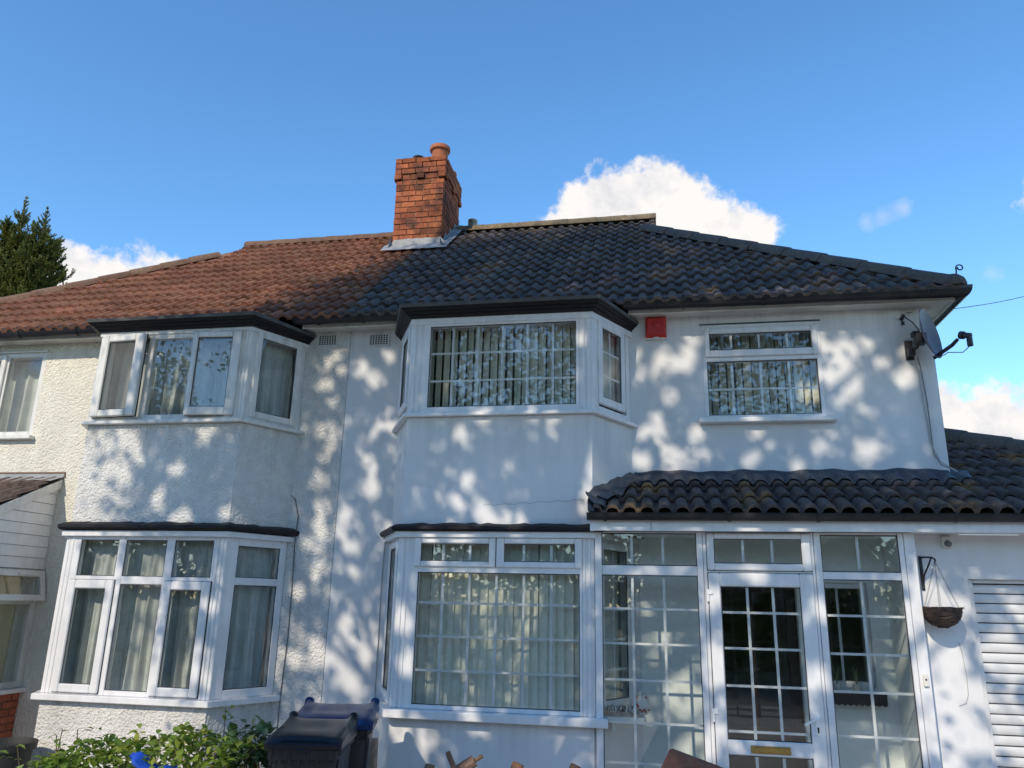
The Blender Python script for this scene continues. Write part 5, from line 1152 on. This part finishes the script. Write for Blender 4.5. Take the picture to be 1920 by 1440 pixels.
# ------------------------------------------------------------------ spruce behind the roof
def spruce():
    r = np.random.default_rng(3)
    t = thing('spruce_tree', 'dark green spruce with upswept tips behind the brown roof', 'tree', (-19.7, 12, 0))
    tips = [(-19.95, 12.0, 14.4, 1.0), (-19.15, 12.1, 14.0, .95), (-20.6, 12.3, 13.6, .9)]
    tr = MB(); nd_v = []; nd_f = []
    tw = MB()
    tr.tube([(-19.7, 12, 0), (-19.7, 12, 6), (-19.72, 12, 9.5)], [.32, .24, .17], 9)
    for x, y, z, k in tips: tr.tube([(-19.72, 12, 9.0), ((x-19.7)/2, (y+12)/2, 11), (x, y, z-.8), (x, y, z)], [.12, .09, .035, .008], 6)
    tr.build('trunk', M['bark'], t)
    def needles(a, b2, n, ln):
        d = (b2-a).normalized(); s1 = d.orthogonal().normalized(); s2 = d.cross(s1)
        for i in range(n):
            f = r.random(); p = a.lerp(b2, f); an_ = r.uniform(0, 6.28); o = (s1*math.cos(an_)+s2*math.sin(an_)); q = p + (o*.75+d*.75)*ln*r.uniform(.7, 1.2); sd = d.cross(o).normalized()*.011
            k0 = len(nd_v); nd_v.extend([tuple(p-sd), tuple(p+sd), tuple(q+sd*.4), tuple(q-sd*.4)]); nd_f.append((k0, k0+1, k0+2, k0+3))
    def branch(p, d, ln, depth):
        steps = 4; pts = [p]; cur = p; dd = d.copy()
        for i in range(steps):
            dd = (dd + Vector((0, 0, .16)) + Vector(r.normal(0, .07, 3))).normalized(); nx = cur + dd*ln/steps; needles(cur, nx, int(22*ln/steps/.12*.55)+4, .05); cur = nx; pts.append(cur)
            if depth < 2 and ln > .25:
                for sgn in (-1, 1):
                    if r.random() < .85:
                        sd = dd.cross(Vector((0, 0, 1))).normalized()*sgn; branch(cur, (dd*.7+sd*.75+Vector(r.normal(0, .15, 3))).normalized(), ln*r.uniform(.30, .5), depth+1)
        tw.tube(pts, [.012*max(.4, ln), .010*max(.4, ln), .008*max(.4, ln), .005, .003], 4)
    for x, y, z, k in tips:
        h = z - .10
        needles(Vector((x, y, z-.55)), Vector((x, y, z)), 26, .05)
        while h > 9.3:
            dep = z-h; rad = min(1.15*k, .05 + .40*max(0, dep-.15)**.92)
            nb_ = 3 if dep < 1.3 else 5
            for q in range(nb_):
                a = r.uniform(0, 6.28); branch(Vector((x, y, h)), Vector((math.cos(a), math.sin(a), 1.0 if dep < 1.3 else .45)).normalized(), rad*r.uniform(.65, 1.1), 0 if rad > .25 else 2)
            h -= .16 if dep < 1.0 else .21
    me = bpy.data.meshes.new('crown'); me.from_pydata(nd_v, [], nd_f); me.materials.append(M['needle']); o = bpy.data.objects.new('crown', me); put(o, t); o['kind'] = 'stuff'
    o2 = tw.build('branch', M['twig'], t); o2['kind'] = 'stuff'
    print('spruce needles', len(nd_f))
spruce()

# ------------------------------------------------------------------ street tree in front of the house: its shade dapples the walls
SXY, SXZ = SUN_DIR.x/SUN_DIR.y, SUN_DIR.z/SUN_DIR.y
def to_wall(p): return p[0] - p[1]*SXY, p[2] - p[1]*SXZ     # where the sun carries a point onto the plane of the house front
def shade_density(X, Z):
    """share of the crown's clumps kept, so that the outline of the crown is the one the shadow shows"""
    left = np.interp(Z, [-1.5, .6, 1.2, 2.5, 4.0, 5.0, 7.0, 9.5], [-3.4, -3.7, -4.6, -5.2, -5.0, -4.5, -3.9, -3.2])
    e = np.clip((X-left)/.45, 0, 1); e *= np.clip((9.25-Z + .12*(X+3))/1.2, 0, 1)
    return e
# leaf gaps cut to place the sun spots (where they fall on the house front: x, z, spread, number, size)
GAPS = [(0.07,4.18,0.22,7,1),(-0.09,4.1,0.11,3,1),(-0.02,3.58,0.14,4,1),(0.39,4.42,0.12,3,1),(1.92,4.11,0.26,8,1.15),(2.21,4.16,0.17,6,1.15),(1.91,3.84,0.11,3,1),(2.34,4.05,0.08,2,1),(1.0,3.48,0.14,3,1),(1.52,3.39,0.14,3,1),(0.45,3.41,0.11,2,1),(-0.16,3.25,0.08,3,1),(0.24,3.2,0.16,5,1),(0.98,3.21,0.11,3,1),(1.37,3.18,0.14,3,1),(2.03,3.33,0.06,2,1),(2.38,3.17,0.08,2,1),(2.42,3.37,0.06,2,1),(2.07,3.25,0.06,2,1),(1.74,4.28,0.05,2,1),(0.72,4.66,0.16,2,1),(1.38,4.64,0.16,2,1),(-1.55,2.96,0.05,2,1),(-0.79,3.0,0.19,6,1.1),(-0.4,2.62,0.13,5,1),(-0.35,2.43,0.08,3,1),(-1.35,2.55,0.05,1,1),(-1.22,2.2,0.11,4,1),(-0.92,2.19,0.08,2,1),(-0.61,2.21,0.06,2,1),(-1.57,2.31,0.04,1,1),(-0.42,2.33,0.06,2,1),(-0.37,3.5,0.04,2,1),(-0.34,3.86,0.04,1,1),(-1.35,3.17,0.06,2,1),(-0.59,3.14,0.06,2,1),(-1.56,1.97,0.16,2,1),(-3.02,4.28,0.12,5,1),(-2.83,4.3,0.11,4,1),(-2.92,4.09,0.08,3,1),(-2.74,3.74,0.11,3,1),(-2.85,3.56,0.08,2,1),(-2.78,3.04,0.11,5,1),(-3.07,2.73,0.06,3,1),(-3.01,2.37,0.06,3,1),(-2.92,2.21,0.05,2,1),(-3.01,1.7,0.06,2,1),(-2.95,1.56,0.08,3,1),(-3.1,1.39,0.11,5,1.2),(-2.95,1.21,0.13,6,1.2),(-2.74,1.36,0.08,3,1.1),(-2.88,3.24,0.05,1,1),(-2.66,2.53,0.04,2,1),(-3.39,4.35,0.11,5,1),(-3.26,4.23,0.06,2,1),(-3.42,4.1,0.08,3,1),(-3.37,3.86,0.08,2,1),(-3.39,3.63,0.08,3,1),(-3.39,3.34,0.05,2,1),(-3.29,3.41,0.06,2,1),(-3.36,2.73,0.08,4,1),(-3.4,2.52,0.06,3,1),(-3.44,2.36,0.08,3,1),(-3.31,2.15,0.06,4,1),(-3.5,1.94,0.06,2,1),(-3.53,1.29,0.08,2,1),(-3.45,3.05,0.05,2,1),(-4.89,2.99,0.14,4,1),(-4.06,2.98,0.11,3,1),(-4.59,2.26,0.13,5,1),(-4.28,2.2,0.08,3,1),(-3.8,2.27,0.05,2,1),(-5.21,2.74,0.16,6,1.2),(-5.27,2.42,0.13,4,1.2),(-4.42,2.63,0.1,2,1),(-4.95,2.64,0.16,5,1),(-4.52,4.09,0.11,2,1),(-5.06,3.65,0.09,3,1),(-4.73,3.52,0.08,2,1),(-3.82,3.61,0.05,2,1),(-4.97,3.99,0.04,2,1),(-1.72,0.3,0.14,5,1.2),(-1.39,0.29,0.12,4,1.2),(-1.12,0.26,0.16,7,1.3),(-0.76,0.32,0.16,7,1.3),(-0.45,0.38,0.11,4,1.2),(-1.9,0.22,0.11,4,1.2),(-1.65,1.76,0.05,2,1),(-0.31,1.88,0.05,2,1),(-0.33,1.57,0.05,3,1),(-1.94,1.23,0.04,2,1),(-1.9,0.92,0.05,2,1),(-1.41,1.98,0.06,2,1),(-0.81,0.55,0.08,2,1),(-1.49,0.54,0.08,2,1),(-0.31,0.93,0.05,2,1),(-4.91,1.11,0.12,3,1.1),(-4.19,0.8,0.11,3,1.1),(-5.35,1.0,0.14,4,1.1),(-3.84,0.63,0.11,3,1.1),(-4.56,1.7,0.09,2,1),(-3.87,1.42,0.06,2,1),(-4.52,0.51,0.16,4,1.1),(0.62,1.92,0.05,3,1),(-0.07,1.72,0.06,2,1),(0.51,1.72,0.06,2,1),(1.07,1.66,0.06,2,1),(1.44,1.84,0.05,3,1),(1.53,1.38,0.05,3,1),(0.72,1.45,0.05,2,1),(0.37,0.98,0.08,5,1),(0.1,1.22,0.06,3,1),(0.46,0.45,0.1,4,1.2),(0.26,0.73,0.06,2,1),(0.71,0.95,0.05,3,1),(0.62,0.35,0.05,3,1),(1.51,0.86,0.05,2,1),(2.2,1.4,0.05,2,1),(2.23,0.81,0.05,3,1),(1.83,0.52,0.1,3,1),(0.12,2.06,0.09,2,1),(1.01,2.06,0.11,2,1),(2.47,1.21,0.16,8,1.3),(2.37,0.97,0.14,7,1.3),(2.49,0.74,0.12,5,1.2),(2.39,1.5,0.06,3,1),(2.55,1.54,0.06,3,1),(2.36,0.58,0.14,7,1.3),(2.38,1.67,0.05,2,1),(2.84,1.34,0.13,4,1.1),(2.86,0.95,0.13,4,1.1),(2.79,1.22,0.08,2,1),(3.0,1.68,0.08,2,1),(2.77,0.61,0.13,4,1.2)]
def street_tree():
    r = np.random.default_rng(23)
    t = thing('street_tree', 'tall broad leaved tree shading the front of both houses', 'tree', (-5.2, -10.4, 0))
    tr = MB(); tr.tube([(-5.2, -10.4, -.2), (-5.15, -10.3, 3), (-4.9, -10.0, 5.5), (-4.0, -9.2, 8.5)], [.36, .29, .26, .16], 12); tr.build('trunk', M['bark'], t, smooth=True)
    cl = []
    tries = 0
    while len(cl) < CLUMPS and tries < 60000:
        tries += 1
        y = r.uniform(-10.2, -6.0); X = r.uniform(-6.5, 5.6); Z = r.uniform(-.6, 10.4)
        if r.random() > shade_density(X, Z): continue
        x = X + y*SXY; z = Z + y*SXZ
        if z < 4.6: continue
        cl.append((x, y, z))
    lim = MB()
    for i in range(0, len(cl), 70):
        c = Vector(cl[i]); a = Vector((-4.9, -10.0, 5.4)).lerp(Vector((-4.0, -9.2, 8.5)), min(1, max(0, (c.z-7)/5))); lim.tube([a, a.lerp(c, .5)+Vector(r.normal(0, .3, 3)), c], [.07, .035, .008], 5)
    lim.build('limb', M['bark'], t)
    n = LEAVES; C = np.repeat(np.array(cl), n, 0); N = len(C)
    cs = np.repeat(r.uniform(.15, .40, len(cl)), n)[:, None]
    P = C + r.normal(0, 1, (N, 3))*cs*np.array([1, 1, .7])
    WX, WZ = P[:, 0]-P[:, 1]*SXY, P[:, 2]-P[:, 1]*SXZ; keep = np.ones(N, bool); stay = r.random(N) < .045
    for gx, gz, sp, k, size in GAPS:
        for q in range(max(1, round(k*(.5 if (-2.0 < gx < -.45 and 2.2 < gz < 3.9) else 1.0 if gx > -2.0 else .62)))):
            cx, cz = gx + r.normal(0, sp*.7), gz + r.normal(0, sp*.7); ra = (r.uniform(.04, .085) if gz > 1.5 else r.uniform(.05, .115))*size*(.68 if gx > -2 else .62); rb = ra*r.uniform(.75, 1.35); an = r.uniform(-.9, .9)
            dx, dz = WX-cx, WZ-cz; u, v = dx*math.cos(an)+dz*math.sin(an), dz*math.cos(an)-dx*math.sin(an)
            keep &= ((u/(ra+.045))**2 + (v/(rb+.045))**2 > 1) | stay
    keep &= ~((WZ < 1.7) & (r.random(N) < .48)) & ~((WX < -2.4) & (WZ < 4.3) & (r.random(N) < .08))
    P = P[keep]; N = len(P)
    d = r.normal(0, 1, (N, 3)); d[:, 2] -= .4; d /= np.linalg.norm(d, axis=1)[:, None]
    q = r.normal(0, 1, (N, 3)); q = np.cross(d, q); q /= np.linalg.norm(q, axis=1)[:, None]
    L = r.uniform(.075, .13, (N, 1)); Wd = L*.34
    V = np.stack([P-d*L*.5, P+q*Wd, P+d*L*.5, P-q*Wd], 1).reshape(-1, 3)
    me = bpy.data.meshes.new('crown'); me.vertices.add(4*N); me.vertices.foreach_set('co', V.ravel()); me.loops.add(4*N); me.loops.foreach_set('vertex_index', np.arange(4*N)); me.polygons.add(N); me.polygons.foreach_set('loop_start', np.arange(0, 4*N, 4)); me.update(calc_edges=True)
    me.materials.append(M['leaf_tree']); o = bpy.data.objects.new('crown', me); put(o, t); o['kind'] = 'stuff'
CLUMPS, LEAVES = 2500, 60
street_tree()

def reflection_tree():  # unseen tree added so the left bay reflects leaves, not open sky
    r = np.random.default_rng(31); t = thing('street_tree', 'rounder tree added out of view to be reflected in the left bay', 'tree', (-14, -14, 0))
    tr = MB(); tr.tube([(-14, -14, -.2), (-14, -14, 2.5), (-13.9, -13.9, 5.5)], [.3, .22, .12], 10)
    for k in range(9):
        a = k*2.4; tr.tube([(-14, -14, 2.6+.25*k), (-14+1.2*math.cos(a), -14+1.2*math.sin(a), 4+.35*k), (-14+2.3*math.cos(a), -14+2.3*math.sin(a), 4.8+.4*k)], [.1, .06, .015], 6)
    tr.build('trunk', M['bark'], t, smooth=True)
    nc, n = 420, 40; d = r.normal(0, 1, (nc, 3)); d /= np.linalg.norm(d, axis=1)[:, None]; C = np.array([-14, -14, 6.2]) + d*np.array([3.2, 3.0, 2.7])*(r.random((nc, 1))**.4)
    P = np.repeat(C, n, 0) + r.normal(0, .3, (nc*n, 3)); N = len(P); d = r.normal(0, 1, (N, 3)); d /= np.linalg.norm(d, axis=1)[:, None]; q = np.cross(d, r.normal(0, 1, (N, 3))); q /= np.linalg.norm(q, axis=1)[:, None]; L = r.uniform(.10, .18, (N, 1))
    V = np.stack([P-d*L*.5, P+q*L*.34, P+d*L*.5, P-q*L*.34], 1).reshape(-1, 3)
    me = bpy.data.meshes.new('crown'); me.vertices.add(4*N); me.vertices.foreach_set('co', V.ravel()); me.loops.add(4*N); me.loops.foreach_set('vertex_index', np.arange(4*N)); me.polygons.add(N); me.polygons.foreach_set('loop_start', np.arange(0, 4*N, 4)); me.update(calc_edges=True)
    me.materials.append(M['leaf_tree']); o = bpy.data.objects.new('crown', me); put(o, t); o['kind'] = 'stuff'
reflection_tree()
# houses across the road, hedge added to darken reflections; seen only in the glass
def far_house(x, label):
    t = thing('opposite_house', label, 'house', (x, -30, 0))
    MB().xbox(x-4.5, x+4.5, -34, -27, 0, 5.2).build('wall', M['paving'], t)
    MB().loft([[(x-5, -34.5, 5.2), (x+5, -34.5, 5.2), (x+5, -26.5, 5.2), (x-5, -26.5, 5.2)], [(x-2.5, -30.6, 8), (x+2.5, -30.6, 8), (x+2.5, -30.4, 8), (x-2.5, -30.4, 8)]]).build('roof', M['tile_dark'], t)
    for wx in (-2.6, 2.6):
        for wz in (.9, 3.4): 
            f = MB().xbox(x+wx-1, x+wx+1, -27.0, -26.93, wz, wz+1.3).build('window', M['upvc'], t); MB().xbox(x+wx-.9, x+wx+.9, -26.935, -26.92, wz+.1, wz+1.2).build('pane', M['dark_metal'], f)
def far_hedge():
    t = thing('reflection_hedge', 'tall dark hedge added across the road to darken the low window reflections', 'hedge', (-6, -20, 0)); r = np.random.default_rng(77)
    n = 34000; P = np.stack([r.uniform(-34, 24, n), -19.5 + np.abs(r.normal(0, .5, n)), r.uniform(0, 1, n)], 1); P[:, 2] *= 4.4 + .5*np.sin(P[:, 0]*.7) + .3*np.sin(P[:, 0]*2.3)
    d = r.normal(0, 1, (n, 3)); d /= np.linalg.norm(d, axis=1)[:, None]; q = np.cross(d, r.normal(0, 1, (n, 3))); q /= np.linalg.norm(q, axis=1)[:, None]; L = r.uniform(.12, .24, (n, 1)); V = np.stack([P-d*L, P+q*L*.6, P+d*L, P-q*L*.6], 1).reshape(-1, 3)
    me = bpy.data.meshes.new('foliage'); me.vertices.add(4*n); me.vertices.foreach_set('co', V.ravel()); me.loops.add(4*n); me.loops.foreach_set('vertex_index', np.arange(4*n)); me.polygons.add(n); me.polygons.foreach_set('loop_start', np.arange(0, 4*n, 4)); me.update(calc_edges=True)
    me.materials.append(M['leaf_tree']); o = bpy.data.objects.new('foliage', me); put(o, t); o['kind'] = 'stuff'
    b = MB()
    for k in range(16): b.tube([(-33+k*3.7, -19.3, -.1), (-33+k*3.7, -19.3, 2)], .06, 6)
    s_ = b.build('stem', M['bark'], t); s_['kind'] = 'stuff'
far_hedge()
far_house(-16, 'brick house across the road reflected in the windows'); far_house(4, 'second brick house across the road')
print('objects', len(bpy.data.objects))
